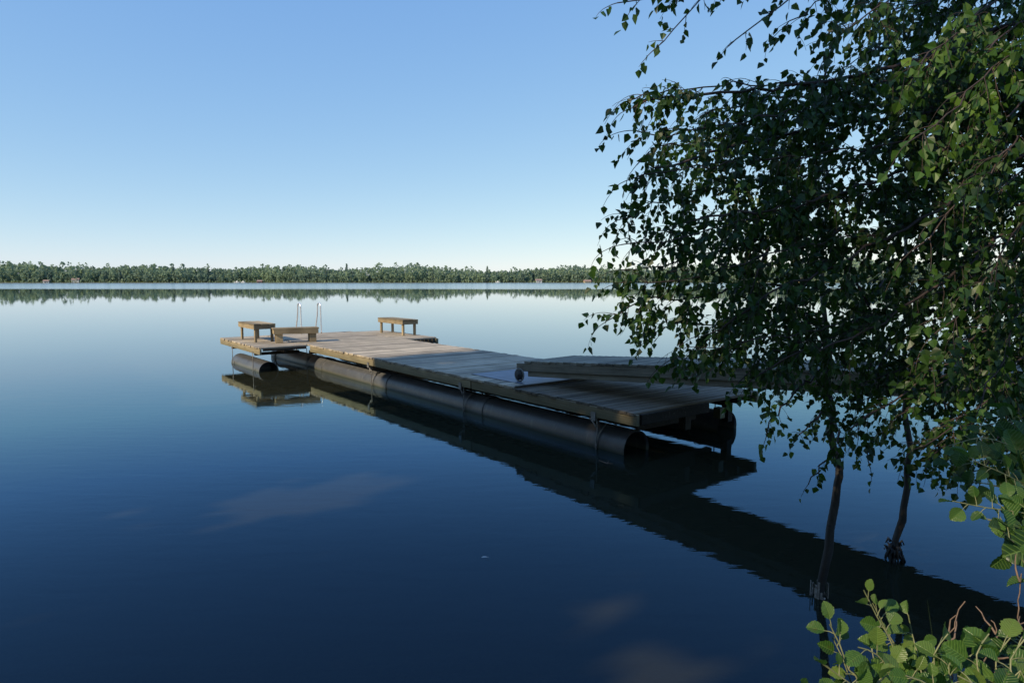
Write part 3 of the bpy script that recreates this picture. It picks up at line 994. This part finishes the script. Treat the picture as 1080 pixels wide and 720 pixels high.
specs += [
    ([tc(4.3), at(1080, 60, 3.5), at(960, 85, 3.3), at(860, 90, 3.1), at(760, 92, 3.0), at(690, 98, 2.9), at(668, 104, 2.9)], dict(dens=1.1, start=0.45)),
    ([tc(4.2), at(1080, 80, 3.5), at(940, 110, 3.2), at(820, 122, 3.0), at(720, 138, 2.9), at(668, 140, 2.9)], dict(dens=1.1, start=0.45)),
    ([tc(4.1), at(1080, 110, 3.5), at(940, 150, 3.2), at(820, 168, 3.0), at(720, 178, 2.9), at(662, 190, 2.9)], dict(dens=1.1, start=0.45)),
    ([tc(3.9), at(1080, 150, 3.5), at(940, 195, 3.2), at(820, 225, 3.0), at(720, 248, 2.9), at(656, 258, 2.9)], dict(dens=1.1, start=0.45)),
    ([tc(3.9), at(1090, 200, 3.5), at(960, 240, 3.2), at(840, 262, 3.0), at(740, 290, 2.9), at(670, 300, 2.85)], dict(dens=1.0)),
    ([tc(3.5), at(1090, 260, 3.4), at(960, 320, 3.2), at(850, 350, 3.1), at(760, 365, 3.0), at(712, 378, 3.0)], dict(dens=0.8)),
    ([tc(4.9), at(1000, -60, 3.4), at(900, -20, 3.3), at(850, 10, 3.2), at(825, 30, 3.2)], dict(dens=1.2)),
    ([tc(2.9), at(1110, 330, 3.4), at(1060, 370, 3.2), at(1000, 400, 3.0), at(950, 440, 2.9)], dict(dens=1.2)),
    ([tc(2.7), at(1110, 400, 3.3), at(1070, 430, 3.1), at(1020, 450, 3.0), at(985, 480, 2.9)], dict(dens=1.2)),
    ([tc(2.6), at(1110, 420, 2.9), at(1085, 450, 2.7), at(1050, 480, 2.6), at(1020, 500, 2.6)], dict(dens=1.2, tlen=(0.1, 0.25))),
    ([tc(3.1), at(1100, 300, 3.8), at(1030, 350, 3.6), at(960, 385, 3.5), at(890, 410, 3.4)], dict(dens=1.2)),
    ([tc(3.3), at(1100, 280, 3.8), at(1000, 310, 3.6), at(900, 350, 3.4), at(830, 375, 3.3)], dict(dens=1.2)),
    ([tc(3.6), at(1100, 240, 3.8), at(1000, 250, 3.6), at(900, 300, 3.4), at(800, 330, 3.3), at(730, 360, 3.2)], dict(dens=0.9)),
    ([tc(4.4), at(1090, 60, 3.9), at(980, 120, 3.7), at(900, 170, 3.5), at(830, 190, 3.4)], dict(dens=1.2)),
    ([tc(4.8), at(1090, -20, 3.9), at(980, 20, 3.7), at(910, 60, 3.5), at(870, 90, 3.4)], dict(dens=1.3)),
]
for q in range(12):
    y0 = rnd.uniform(-60, 360)
    dd = rnd.uniform(3.3, 4.6)
    x1 = rnd.uniform(880, 1000)
    specs.append(([tc(max(2.6, at(1100, y0, 4.2).z)), at(1090, y0, dd), at((x1 + 1090) / 2, y0 + 20, dd - 0.2), at(x1, y0 + rnd.uniform(30, 70), dd - 0.3)], dict(dens=1.15)))
for ctrl, kw in specs:
    r_ = kw.pop('r', 0.008)
    kw.setdefault('start', 0.12)
    if 'tone' not in kw: kw['tone'] = 0.33
    branch(tw, lf, ctrl, r_, **kw)
tw.build('branches', M['twig'], treeC)
lf.build('crown', M['birchleaf'], treeC)


# ------------------------------------------------------------------ alder shrubs (large veined leaves)
def leaf_alder(mb, p, dirv, nrm, L, t):
    d = dirv.normalized()
    wv = d.cross(nrm).normalized()
    n = wv.cross(d)
    U, V = 9, 13
    vs = []; uvl = []
    cup = rnd.uniform(0.02, 0.42); droop = rnd.uniform(0.0, 0.55); wid_ = rnd.uniform(0.33, 0.43)
    tw_ = rnd.uniform(-0.2, 0.2)
    for j in range(V):
        v = j / (V - 1)
        half = wid_ * (math.sin(math.pi * min(1, v ** 1.08)) ** 0.66) if 0 < v < 1 else 0.015
        for i in range(U):
            u = i / (U - 1) * 2 - 1
            ser = 1.0
            if abs(u) == 1: ser = rnd.uniform(1.02, 1.08) if j % 2 else rnd.uniform(0.90, 0.97)
            x = u * half * ser
            rip = 0.012 * math.sin(v * 8 * 2 * math.pi - abs(u) * 3)
            z = cup * abs(u) * half * 2 - droop * v * v * 0.5 + tw_ * x * v + rip
            vs.append(p + d * (0.14 + v) * L * 0.9 + wv * x * L + n * z * L)
            uvl.append((0.5 + u * half, v))
    fs = []; uvs = []
    for j in range(V - 1):
        for i in range(U - 1):
            f = (j * U + i, j * U + i + 1, (j + 1) * U + i + 1, (j + 1) * U + i)
            fs.append(f); uvs.append([uvl[k] for k in f])
    mb.add(vs, fs, uvs, t, True)


def alder_stem(tw, lf, ctrl, r0, leafL, every=0.011, tone=0.45, up=0.7, start=0.35, skip=0.0):
    P = spline(ctrl, 0.02)
    n = len(P)
    tw.tube(P, [r0 * (1 - 0.75 * i / n) + 0.0006 for i in range(n)], 7, 0.5, False)
    acc = 0; side = 1
    for i in range(int(n * start), n - 1):
        acc += (P[i + 1] - P[i]).length
        if acc > every or i == n - 2:
            acc = 0; side = -side
            if rnd.random() < skip: continue
            d = (P[min(i + 1, n - 1)] - P[i - 1]).normalized()
            view = Vector((0, -1, 0.5))
            sd = d.cross(view).normalized() * side
            k = 1.0 if i < n * 0.85 else 0.55
            ld = (sd * 1.0 + d * rnd.uniform(0.2, 0.9) + rvec(0.25)).normalized()
            if i == n - 2: ld = (d + rvec(0.3)).normalized()
            pe = P[i] + ld * leafL * 0.25
            tw.tube([P[i], P[i] + ld * leafL * 0.15 + UZ * 0.002, P[i] + ld * leafL * 0.55 * k], [0.0012, 0.001, 0.0008], 5, 0.6, False)
            nn = Vector((rnd.gauss(0, 0.55), -0.5 + rnd.gauss(0, 0.5), 0.7))
            leaf_alder(lf, pe - ld * leafL * 0.05, ld, nn, leafL * k * rnd.uniform(0.62, 1.22), min(1, max(0, rnd.gauss(tone, 0.3))))


M['stem'] = simple('alder_stem', (0.13, 0.15, 0.06), (0.24, 0.24, 0.12), 0.6, 0, 60)
b0 = Vector((0.85, 1.05, 0)); b0.z = ground_z(b0.x, b0.y)
sh = thing('alder_shrub', 'bright green alder shoots with round veined leaves in the bottom right foreground', 'shrub', b0)
lf, tw = MB(), MB()


def root(dx, dy):
    p = b0 + Vector((dx, dy, 0)); p.z = ground_z(p.x, p.y) - 0.03
    return p


for ctrl, L_, kw in [
    ([root(-.02, .05), at(975, 800, 1.28), at(945, 690, 1.34), at(925, 650, 1.36), at(911, 622, 1.36)], 0.058, dict(start=0.55)),
    ([root(-.15, 0), at(915, 800, 1.24), at(893, 700, 1.28), at(880, 668, 1.3), at(875, 658, 1.3)], 0.055, dict(start=0.6)),
    ([root(-.1, .02), at(940, 800, 1.2), at(910, 735, 1.2), at(885, 712, 1.2), at(868, 700, 1.2)], 0.055, dict(start=0.55)),
    ([root(-.05, 0), at(960, 790, 1.22), at(945, 720, 1.24), at(925, 690, 1.25), at(905, 682, 1.25)], 0.06, dict(start=0.5)),
    ([root(.0, .08), at(985, 800, 1.3), at(972, 710, 1.36), at(962, 668, 1.4), at(958, 648, 1.4)], 0.06, dict(start=0.55)),
    ([root(.05, 0), at(1010, 790, 1.22), at(990, 720, 1.25), at(985, 690, 1.27), at(1000, 668, 1.28)], 0.064, dict(start=0.5)),
    ([root(.12, 0), at(1050, 790, 1.15), at(1035, 720, 1.18), at(1030, 690, 1.2), at(1043, 668, 1.22)], 0.07, dict(start=0.5)),
    ([root(.2, -.02), at(1090, 780, 1.1), at(1070, 720, 1.12), at(1066, 695, 1.14), at(1082, 672, 1.15)], 0.072, dict(start=0.5)),
    ([root(.1, -.05), at(1010, 830, 1.08), at(1000, 760, 1.1), at(985, 725, 1.12), at(955, 712, 1.12)], 0.06, dict(start=0.45)),
    ([root(.2, -.1), at(1080, 830, 1.02), at(1055, 760, 1.05), at(1040, 730, 1.07), at(1010, 712, 1.08)], 0.065, dict(start=0.45)),
    ([root(.25, .0), at(1120, 800, 1.2), at(1110, 720, 1.2), at(1100, 690, 1.22), at(1070, 668, 1.25)], 0.068, dict(start=0.45)),
    ([root(-.12, -.02), at(930, 830, 1.1), at(925, 770, 1.12), at(915, 735, 1.15), at(935, 712, 1.16)], 0.055, dict(start=0.45)),
    ([root(.02, .1), at(1000, 800, 1.35), at(950, 720, 1.4), at(935, 690, 1.42), at(930, 660, 1.45)], 0.058, dict(start=0.5)),
    ([root(.1, .1), at(1040, 800, 1.3), at(1015, 730, 1.32), at(1010, 705, 1.32), at(1025, 690, 1.32)], 0.065, dict(start=0.5)),
    ([root(-.05, -.04), at(950, 830, 1.15), at(945, 770, 1.15), at(950, 735, 1.16), at(968, 705, 1.17)], 0.06, dict(start=0.45)),
    ([root(.15, -.04), at(1040, 830, 1.1), at(1035, 770, 1.1), at(1050, 730, 1.12), at(1068, 715, 1.12)], 0.07, dict(start=0.45)),
    ([root(-.1, -.04), at(910, 830, 1.15), at(900, 770, 1.15), at(890, 735, 1.15), at(905, 715, 1.15)], 0.055, dict(start=0.45)),
]:
    alder_stem(tw, lf, ctrl, 0.0028, L_ * 1.22, tone=0.66, **kw)
    o_ = Vector((rnd.uniform(-0.03, 0.05), rnd.uniform(-0.02, 0.08), rnd.uniform(-0.075, -0.03)))
    alder_stem(tw, lf, [p if k == 0 else p + o_ for k, p in enumerate(ctrl)], 0.0024, L_ * 1.25, tone=0.55, **kw)
tw.build('stems', M['stem'], sh)
lf.build('leaves', M['alderleaf'], sh)
# grass blades rising through the shrub
gb = MB()
for (x0, y0, x1, y1, d_) in ((990, 760, 978, 632, 1.22), (1003, 760, 1016, 690, 1.2), (962, 760, 975, 700, 1.15), (940, 770, 938, 700, 1.1)):
    p0, p1 = at(x0, y0, d_), at(x1, y1, d_)
    g0 = Vector((p0.x + 0.02, p0.y - 0.05, ground_z(p0.x, p0.y)))
    P = spline([g0, p0, p0.lerp(p1, 0.55) + Vector((0.004, 0, 0)), p1], 0.03)
    for i in range(len(P) - 1):
        wa, wb = 0.0032 * (1 - i / len(P)), 0.0032 * (1 - (i + 1) / len(P))
        gb.add([P[i] - Vector((wa, 0, 0)), P[i] + Vector((wa, 0, 0)), P[i + 1] + Vector((wb, 0, 0)), P[i + 1] - Vector((wb, 0, 0))], [(0, 1, 2, 3)], None, 0.6)
tag(gb.build('tall_grass', leaf_mat('grass_blade', [(0.08, 0.12, 0.04), (0.14, 0.18, 0.06)], [(0.1, 0.2, 0.03), (0.15, 0.25, 0.04)])),
    'thin green grass blades rising among the alder leaves', 'grass', kind='stuff')

# dry twigs
b1 = Vector((1.35, 1.45, 0)); b1.z = ground_z(b1.x, b1.y)
dt = MB()


def dry(ctrl, r0, forks):
    P = spline(ctrl, 0.02)
    P = [p + rvec(0.002) for p in P]
    dt.tube(P, list(np.linspace(r0, 0.0012, len(P))), 6, 0.5, False)
    for k in range(forks):
        i = rnd.randint(len(P) // 2, len(P) - 2)
        d = (P[i + 1] - P[i]).normalized()
        q = (d + d.cross(rvec()).normalized() * 0.8).normalized()
        Q = [P[i]]
        for s__ in range(4):
            q = (q + rvec(0.28)).normalized()
            Q.append(Q[-1] + q * 0.017)
        dt.tube(Q, list(np.linspace(r0 * 0.6, 0.001, 5)), 5, 0.5, False)


g1 = Vector((1.15, 1.5, ground_z(1.15, 1.5)))
dry([g1, at(1010, 780, 1.5), at(1000, 690, 1.5), at(1008, 655, 1.5), at(1018, 634, 1.5)], 0.0045, 9)
dry([g1 + Vector((.2, 0, -.02)), at(1035, 780, 1.45), at(1042, 690, 1.45), at(1062, 668, 1.45), at(1090, 650, 1.45)], 0.0045, 6)
dry([g1 + Vector((.25, 0, -.02)), at(1090, 780, 1.5), at(1085, 680, 1.5), at(1072, 650, 1.5), at(1078, 605, 1.5)], 0.005, 10)
dry([g1 + Vector((.22, 0, -.02)), at(1050, 780, 1.5), at(1052, 690, 1.48), at(1050, 662, 1.48), at(1046, 655, 1.48)], 0.004, 5)
tag(dt.build('dry_twigs', M['drytwig']), 'bare brown dead twigs sticking up at the bottom right corner', 'dead shrub')

# alder bough at middle right, nearer than the birch
b2 = Vector((2.55, 1.75, 0)); b2.z = ground_z(b2.x, b2.y) - 0.05
sh2 = thing('alder_shrub', 'taller alder at the right edge, large rounded leaves reaching in over the dark water', 'shrub', b2)
lf, tw = MB(), MB()
fork = b2 + Vector((-0.15, 0.02, 0.75))
tw.tube(spline([b2, b2 + Vector((-0.03, 0.03, 0.4)), fork], 0.05), 0.014, 8, 0.5)
for ctrl, L_, kw in [
    ([fork, at(1150, 560, 1.75), at(1085, 542, 1.72), at(1040, 535, 1.7), at(1004, 528, 1.7)], 0.062, dict(start=0.3)),
    ([fork, at(1150, 600, 1.65), at(1100, 585, 1.6), at(1070, 572, 1.58), at(1058, 560, 1.55)], 0.075, dict(start=0.4)),
    ([fork, at(1160, 520, 1.9), at(1100, 495, 1.9), at(1050, 485, 1.9), at(1005, 492, 1.9)], 0.06, dict(start=0.3)),
    ([fork, at(1150, 560, 1.9), at(1090, 530, 1.9), at(1050, 512, 1.9), at(1020, 508, 1.9)], 0.06, dict(start=0.3)),
    ([fork, at(1170, 480, 2.1), at(1110, 450, 2.1), at(1060, 445, 2.1), at(1010, 455, 2.1)], 0.058, dict(start=0.3)),
    ([fork, at(1150, 580, 1.8), at(1100, 560, 1.8), at(1080, 545, 1.8), at(1065, 520, 1.8)], 0.07, dict(start=0.4)),
    ([fork, at(1160, 540, 2.0), at(1110, 510, 2.0), at(1075, 470, 2.0), at(1070, 440, 2.0)], 0.06, dict(start=0.35)),
    ([fork, at(1170, 620, 1.55), at(1110, 620, 1.5), at(1090, 605, 1.5), at(1078, 590, 1.5)], 0.07, dict(start=0.4)),
    ([fork, at(1150, 500, 1.95), at(1090, 480, 1.95), at(1040, 462, 1.9), at(1000, 470, 1.9)], 0.06, dict(start=0.3)),
    ([fork, at(1150, 540, 1.85), at(1100, 520, 1.85), at(1060, 500, 1.8), at(1025, 485, 1.8)], 0.062, dict(start=0.3)),
    ([fork, at(1150, 570, 1.8), at(1110, 555, 1.75), at(1075, 555, 1.7), at(1042, 548, 1.7)], 0.062, dict(start=0.35)),
    ([fork, at(1160, 470, 2.1), at(1120, 470, 2.1), at(1085, 480, 2.0), at(1050, 470, 2.0)], 0.062, dict(start=0.35)),
    ([fork, at(1150, 520, 1.9), at(1110, 490, 1.9), at(1085, 500, 1.9), at(1060, 490, 1.9)], 0.065, dict(start=0.35)),
    ([fork, at(1150, 600, 1.6), at(1120, 560, 1.55), at(1095, 530, 1.5), at(1078, 512, 1.5)], 0.07, dict(start=0.35)),
]:
    alder_stem(tw, lf, ctrl, 0.0035, L_ * 1.4, tone=0.25, every=0.016, **kw)
tw.build('stems', M['stem'], sh2)
lf.build('leaves', M['alderleaf'], sh2)

# ------------------------------------------------------------------ floating bits
mb = MB()
p = Vector((0.66, 5.47, 0.0)) if False else at(640, 492, 1.96 * F / (492 - 296))
p.z = 0.004
mb.tube([p + Vector((-.07, .10, 0.004)), p, p + Vector((.06, -.03, .002))], [0.004, 0.006, 0.004], 6, 0.6)
mb.tube([p, p + Vector((.03, .07, .0))], [0.004, 0.003], 5, 0.6)
tag(mb.build('floating_twig', M['drytwig']), 'small forked twig floating beside the near end of the pontoon', 'twig')
mb = MB()
p = at(511, 598, 1.96 * F / (598 - 296)); p.z = 0.005
for i in range(6):
    k = i / 5
    mb.add([p + Vector((-.02 + .04 * k, .006 * math.sin(k * 3), .004)), p + Vector((-.02 + .04 * (k + .2), .006 * math.sin(k * 3 + .5), .004)),
            p + Vector((-.02 + .04 * (k + .2), .012 * math.sin(k * 3 + .6) + .004, .008)), p + Vector((-.02 + .04 * k, .012 * math.sin(k * 3) + .004, .008))], [(0, 1, 2, 3)])
tag(mb.build('feather', M['feather']), 'tiny white feather drifting on open dark water', 'feather')


# ------------------------------------------------------------------ far shore: woods, cabins, boats
def top_h(px):
    """tree-top height above the horizon in pixels, read along the far shore"""
    K = [(-200, 22), (0, 20), (60, 19.5), (100, 18), (180, 17.5), (250, 17), (300, 17), (330, 15.5), (400, 18.5), (440, 18), (480, 14.5), (540, 14.5), (600, 16), (680, 17.5), (800, 21), (900, 28), (1000, 26), (1100, 24), (1300, 22)]
    for (a, b), (c, d) in zip(K, K[1:]):
        if a <= px <= c:
            return b + (d - b) * (px - a) / (c - a)
    return 18


wood_mb = MB()
rf = random.Random(21)


def far_tree(x, y, z0, h, kind, tone, nq, s0):
    """foliage clumps in a crown volume + a trunk"""
    for k in range(nq):
        v = rf.random()
        if kind == 0:
            prof = math.sin(math.pi * min(1, 0.12 + 0.9 * v)) ** 0.6
            R = h * 0.36
        elif kind == 1:
            prof = (1 - v) * 0.9 + 0.08; R = h * 0.2
        else:
            prof = 0.3 + 0.7 * math.sin(math.pi * v) if v > 0.35 else 0.15
            R = h * 0.22
        an = rf.uniform(0, 6.283)
        r = R * prof * (rf.random() ** 0.4)
        c = Vector((x + r * math.cos(an), y + r * math.sin(an), z0 + h * (0.04 + 0.94 * v)))
        s = s0 * rf.uniform(0.55, 1.2)
        n = Vector((rf.gauss(0, 1), rf.gauss(-0.3, 1), rf.gauss(0.3, 1))).normalized()
        a = n.cross(Vector((rf.gauss(0, 1), rf.gauss(0, 1), rf.gauss(0, 1)))).normalized() * s
        b = n.cross(a).normalized() * s
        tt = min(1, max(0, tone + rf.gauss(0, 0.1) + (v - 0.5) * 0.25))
        wood_mb.add([c - a, c - b * 0.7, c + a, c + b * 0.8], [(0, 1, 2, 3)], None, tt)


clear = [(-500, 12), (-462, 10), (-252, 22), (-268, 8), (25, 8), (292, 12)]
cnt = 0
for row in range(6):
    x = -820
    while x < 960:
        x += rf.uniform(2.8, 6.0)
        yf = far_y(x)
        y = yf + 3 + row * rf.uniform(9, 15) + (0 if row else rf.uniform(0, 6))
        px = 540 + F * x / y
        if row < 1 and any(abs(x - c) < w_ * 0.5 for c, w_ in clear):
            continue
        z0 = ground_z(x, y)
        H = top_h(px) / F * y - (z0 - CAMZ)
        sw_ = 0.88 + 0.10 * math.sin(px * 0.043 + 1) + 0.07 * math.sin(px * 0.11 + row)
        h = H * sw_ * (rf.uniform(0.80, 1.0) if row > 1 else rf.uniform(0.45, 0.9))
        if rf.random() < 0.04: h = H * 1.08
        if h < 3: h = 3
        kind = rf.choice((0, 0, 0, 0, 2, 2, 1))
        lowf = 0.5 + 0.5 * noise.noise(Vector((x * 0.018, row * 0.4, 2.0)))
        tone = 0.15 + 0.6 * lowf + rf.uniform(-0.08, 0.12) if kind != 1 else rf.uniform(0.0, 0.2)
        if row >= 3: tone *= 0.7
        far_tree(x, y, z0 - 0.5, h, kind, tone, 120 if row < 3 else 70, 1.15)
        cnt += 1
# reeds and bushes right at the waterline
for x in np.arange(-820, 960, 2.6):
    yf = far_y(x)
    far_tree(x + rf.uniform(-1, 1), yf + rf.uniform(0, 3), 0, rf.uniform(1.0, 4.2), 0, rf.uniform(0.5, 1.0), 12, 0.8)
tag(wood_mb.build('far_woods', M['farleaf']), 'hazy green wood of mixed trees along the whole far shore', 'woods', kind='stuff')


def cabin(px, width, wallm, roofm, label, hh=3.0, off=2.0, yaw=0.2):
    x = (px - 540) / F * 655
    for _ in range(5):
        y = far_y(x) - off
        x = (px - 540) / F * y
    z = max(0.3, ground_z(x, y))
    t_ = thing('cabin', label, 'cabin', (x, y, z), yaw)
    R = Matrix.Rotation(yaw, 3, 'Z')
    X, Y = R @ Vector((1, 0, 0)), R @ Vector((0, 1, 0))
    c = Vector((x, y, z - 0.6))
    width *= 0.75; hh *= 0.85
    w_, d_ = width / 2, width * 0.35
    mb = MB(); mb.box(c + UZ * (hh * 0.55), X * w_, Y * d_, UZ * hh * 0.55); mb.build('wall', wallm, t_)
    mb = MB()
    e1 = [c + X * sx * (w_ + 0.4) + Y * sy * (d_ + 0.4) + UZ * (hh * 1.1 + 0.01) for sx, sy in ((-1, -1), (1, -1), (1, 1), (-1, 1))]
    r_ = [c + X * sx * (w_ + 0.4) + UZ * (hh * 1.1 + width * 0.28) for sx in (-1, 1)]
    mb.add(e1 + r_, [(0, 1, 5, 4), (2, 3, 4, 5), (0, 4, 3), (1, 2, 5), (0, 3, 2, 1)])
    mb.build('roof', roofm, t_)
    for q in (-0.5, 0.0, 0.5):
        nm = 'window' if q else 'door'
        mb = MB(); mb.box(c + X * w_ * q * 1.1 - Y * (d_ + 0.03) + UZ * (hh * (0.62 if q else 0.45)), X * 0.45, Y * 0.02, UZ * (0.45 if q else 0.95)); mb.build(nm, M['darkglass'], t_)
    return t_


cabin(51, 6, M['whitepaint'], M['pinkroof'], 'leftmost far cabin, pale with a faded tile roof low at the water', 2.0, -1)
cabin(82, 8, M['whitepaint'], M['pinkroof'], 'far cabin with pinkish roof peeking out of the woods at the left', 2.6, -4)
cabin(275, 6, M['redpaint'], M['pinkroof'], 'small dark red boathouse on the far shore beyond the first bench', 1.8, -1)
cabin(568, 8, M['whitepaint'], M['pinkroof'], 'white far cabin with pink roof on the shore right of the dock', 2.6, -2)
cabin(843, 9, M['yellowpaint'], M['pinkroof'], 'yellow far cabin glimpsed through the birch leaves', 3.2, -2)
cabin(619, 9, M['yellowpaint'], M['pinkroof'], 'low sandy-coloured boathouse on the far shore just left of the birch leaves', 1.5, 0)


def boat(px, L_, label):
    x = (px - 540) / F * 655
    for _ in range(5):
        y = far_y(x) - 9
        x = (px - 540) / F * y
    t_ = thing('motor_boat', label, 'boat', (x, y, 0))
    c = Vector((x, y, 0))
    mb = MB()
    secs = [(-0.5, 0.85), (-0.2, 1.0), (0.15, 0.9), (0.38, 0.5), (0.5, 0.04)]
    vs = []
    for s_, b_ in secs:
        bw = L_ * 0.16 * b_
        vs += [c + Vector((s_ * L_, -bw, 0.9 + 0.3 * max(0, s_))), c + Vector((s_ * L_ * 0.95, -bw * 0.6, -0.2)), c + Vector((s_ * L_ * 0.95, bw * 0.6, -0.2)), c + Vector((s_ * L_, bw, 0.9 + 0.3 * max(0, s_)))]
    fs = []
    for i in range(len(secs) - 1):
        for k in range(4):
            k2 = (k + 1) % 4
            fs.append((i * 4 + k, i * 4 + k2, (i + 1) * 4 + k2, (i + 1) * 4 + k))
    fs.append((0, 3, 2, 1)); fs.append((16, 17, 18, 19))
    mb.add(vs, fs); mb.build('hull', M['whitepaint'], t_, 0.03)
    mb = MB(); mb.box(c + Vector((0.02 * L_, 0, 1.35)), Vector((L_ * 0.14, 0, 0)), Vector((0, L_ * 0.1, 0)), UZ * 0.45, jit=0.05); mb.build('cabin_top', M['whitepaint'], t_, 0.08)
    mb = MB(); mb.box(c + Vector((0.17 * L_, 0, 1.35)), Vector((0.04, 0, 0)), Vector((0, L_ * 0.09, 0)), UZ * 0.3); mb.build('windscreen', M['darkglass'], t_)


boat(251, 5.5, 'white boat moored on the far shore, left of the pair')
boat(257.5, 4.5, 'smaller white boat moored close to the boathouse on the far shore')
boat(525, 4.5, 'single white boat on the far shore beyond the deck')

# ------------------------------------------------------------------ woods on the left bank that shade the near water (the sun stands behind them)
sw = MB()
rs = random.Random(5)
gaps = [(-2.2, -2.75, 0.34, 0.8, 0.0), (1.05, -3.1, 0.56, 1.1, 0.0), (-3.05, -2.65, 0.32, 0.5, 0.0)]
tanE = math.tan(EL)
FLECKS = tuple((at(rs.uniform(640, 1080), rs.uniform(-40, 420), rs.uniform(2.3, 4.0)), rs.uniform(0.0, 0.07)) for _ in range(24)) + tuple((at(rs.uniform(900, 1080), rs.uniform(0, 330), rs.uniform(2.3, 2.9)), rs.uniform(0.02, 0.10)) for _ in range(10))
for k in range(36000):
    a = rs.uniform(-12, 17)
    b = rs.gauss(-17, 1.7)
    zmax = 17
    z = rs.uniform(1.2, zmax)
    # where this clump's shadow meets the water
    bw = b + z / tanE
    if a > 6.05 + 0.12 * math.sin(z * 1.7) + 0.2 * rs.random() and (bw > -3.0 - 0.4 * rs.random() or k % 2): continue
    g = False
    for (ga, gb_, ra, rb, zz) in gaps:
        if ((a - ga) / (ra + 0.1)) ** 2 + ((bw - gb_) / (rb + 0.3)) ** 2 < 0.1 + 1.5 * rs.random(): g = True
    # light reaching the hanging spray and the foreground shoots
    for (P, rr) in ((at(812, 440, 3.35), 0.08), (at(920, 670, 1.3), 0.15), (at(950, 700, 1.2), 0.13), (at(1000, 40, 2.6), 0.22), (at(790, 425, 3.4), 0.06), (at(1020, 90, 2.5), 0.16), (at(1010, 690, 1.15), 0.14), (at(1060, 700, 1.1), 0.12), (at(1050, 555, 1.65), 0.10)) + FLECKS:
        rel = P - O
        aa, bb = rel.dot(DA), rel.dot(DB)
        zz = P.z + (bb - b) * tanE
        if math.hypot(a - aa, (z - zz) * math.cos(EL)) < rr + 0.16: g = True
    if g: continue
    p = dk(a, b, z)
    n = (SUN + Vector((rs.gauss(0, .6), rs.gauss(0, .6), rs.gauss(0, .6)))).normalized()
    s = rs.uniform(0.14, 0.34)
    u = n.cross(Vector((rs.gauss(0, 1), rs.gauss(0, 1), rs.gauss(0, 1)))).normalized() * s
    v = n.cross(u).normalized() * s
    sw.add([p - u, p - v * 0.7, p + u, p + v * 0.8], [(0, 1, 2, 3)], None, rs.random())
for k in range(14):
    p = dk(rs.uniform(-11, 4.8), rs.gauss(-17, 1), 0)
    p.z = ground_z(p.x, p.y) - 0.2
    sw.tube([p, p + Vector((rs.uniform(-.4, .4), rs.uniform(-.4, .4), 8)), p + Vector((rs.uniform(-.6, .6), rs.uniform(-.6, .6), 15))], [0.2, 0.14, 0.05], 8, 0.1)
tag(sw.build('shoreline_woods', M['shadeleaf']), 'leafy woods on the left bank that throw their shade on the near water', 'woods', kind='stuff')
print('tris', sum(len(o.data.polygons) for o in scene.objects if o.type == 'MESH'))
print('counts', cnt, len(wood_mb.f), len(sw.f))
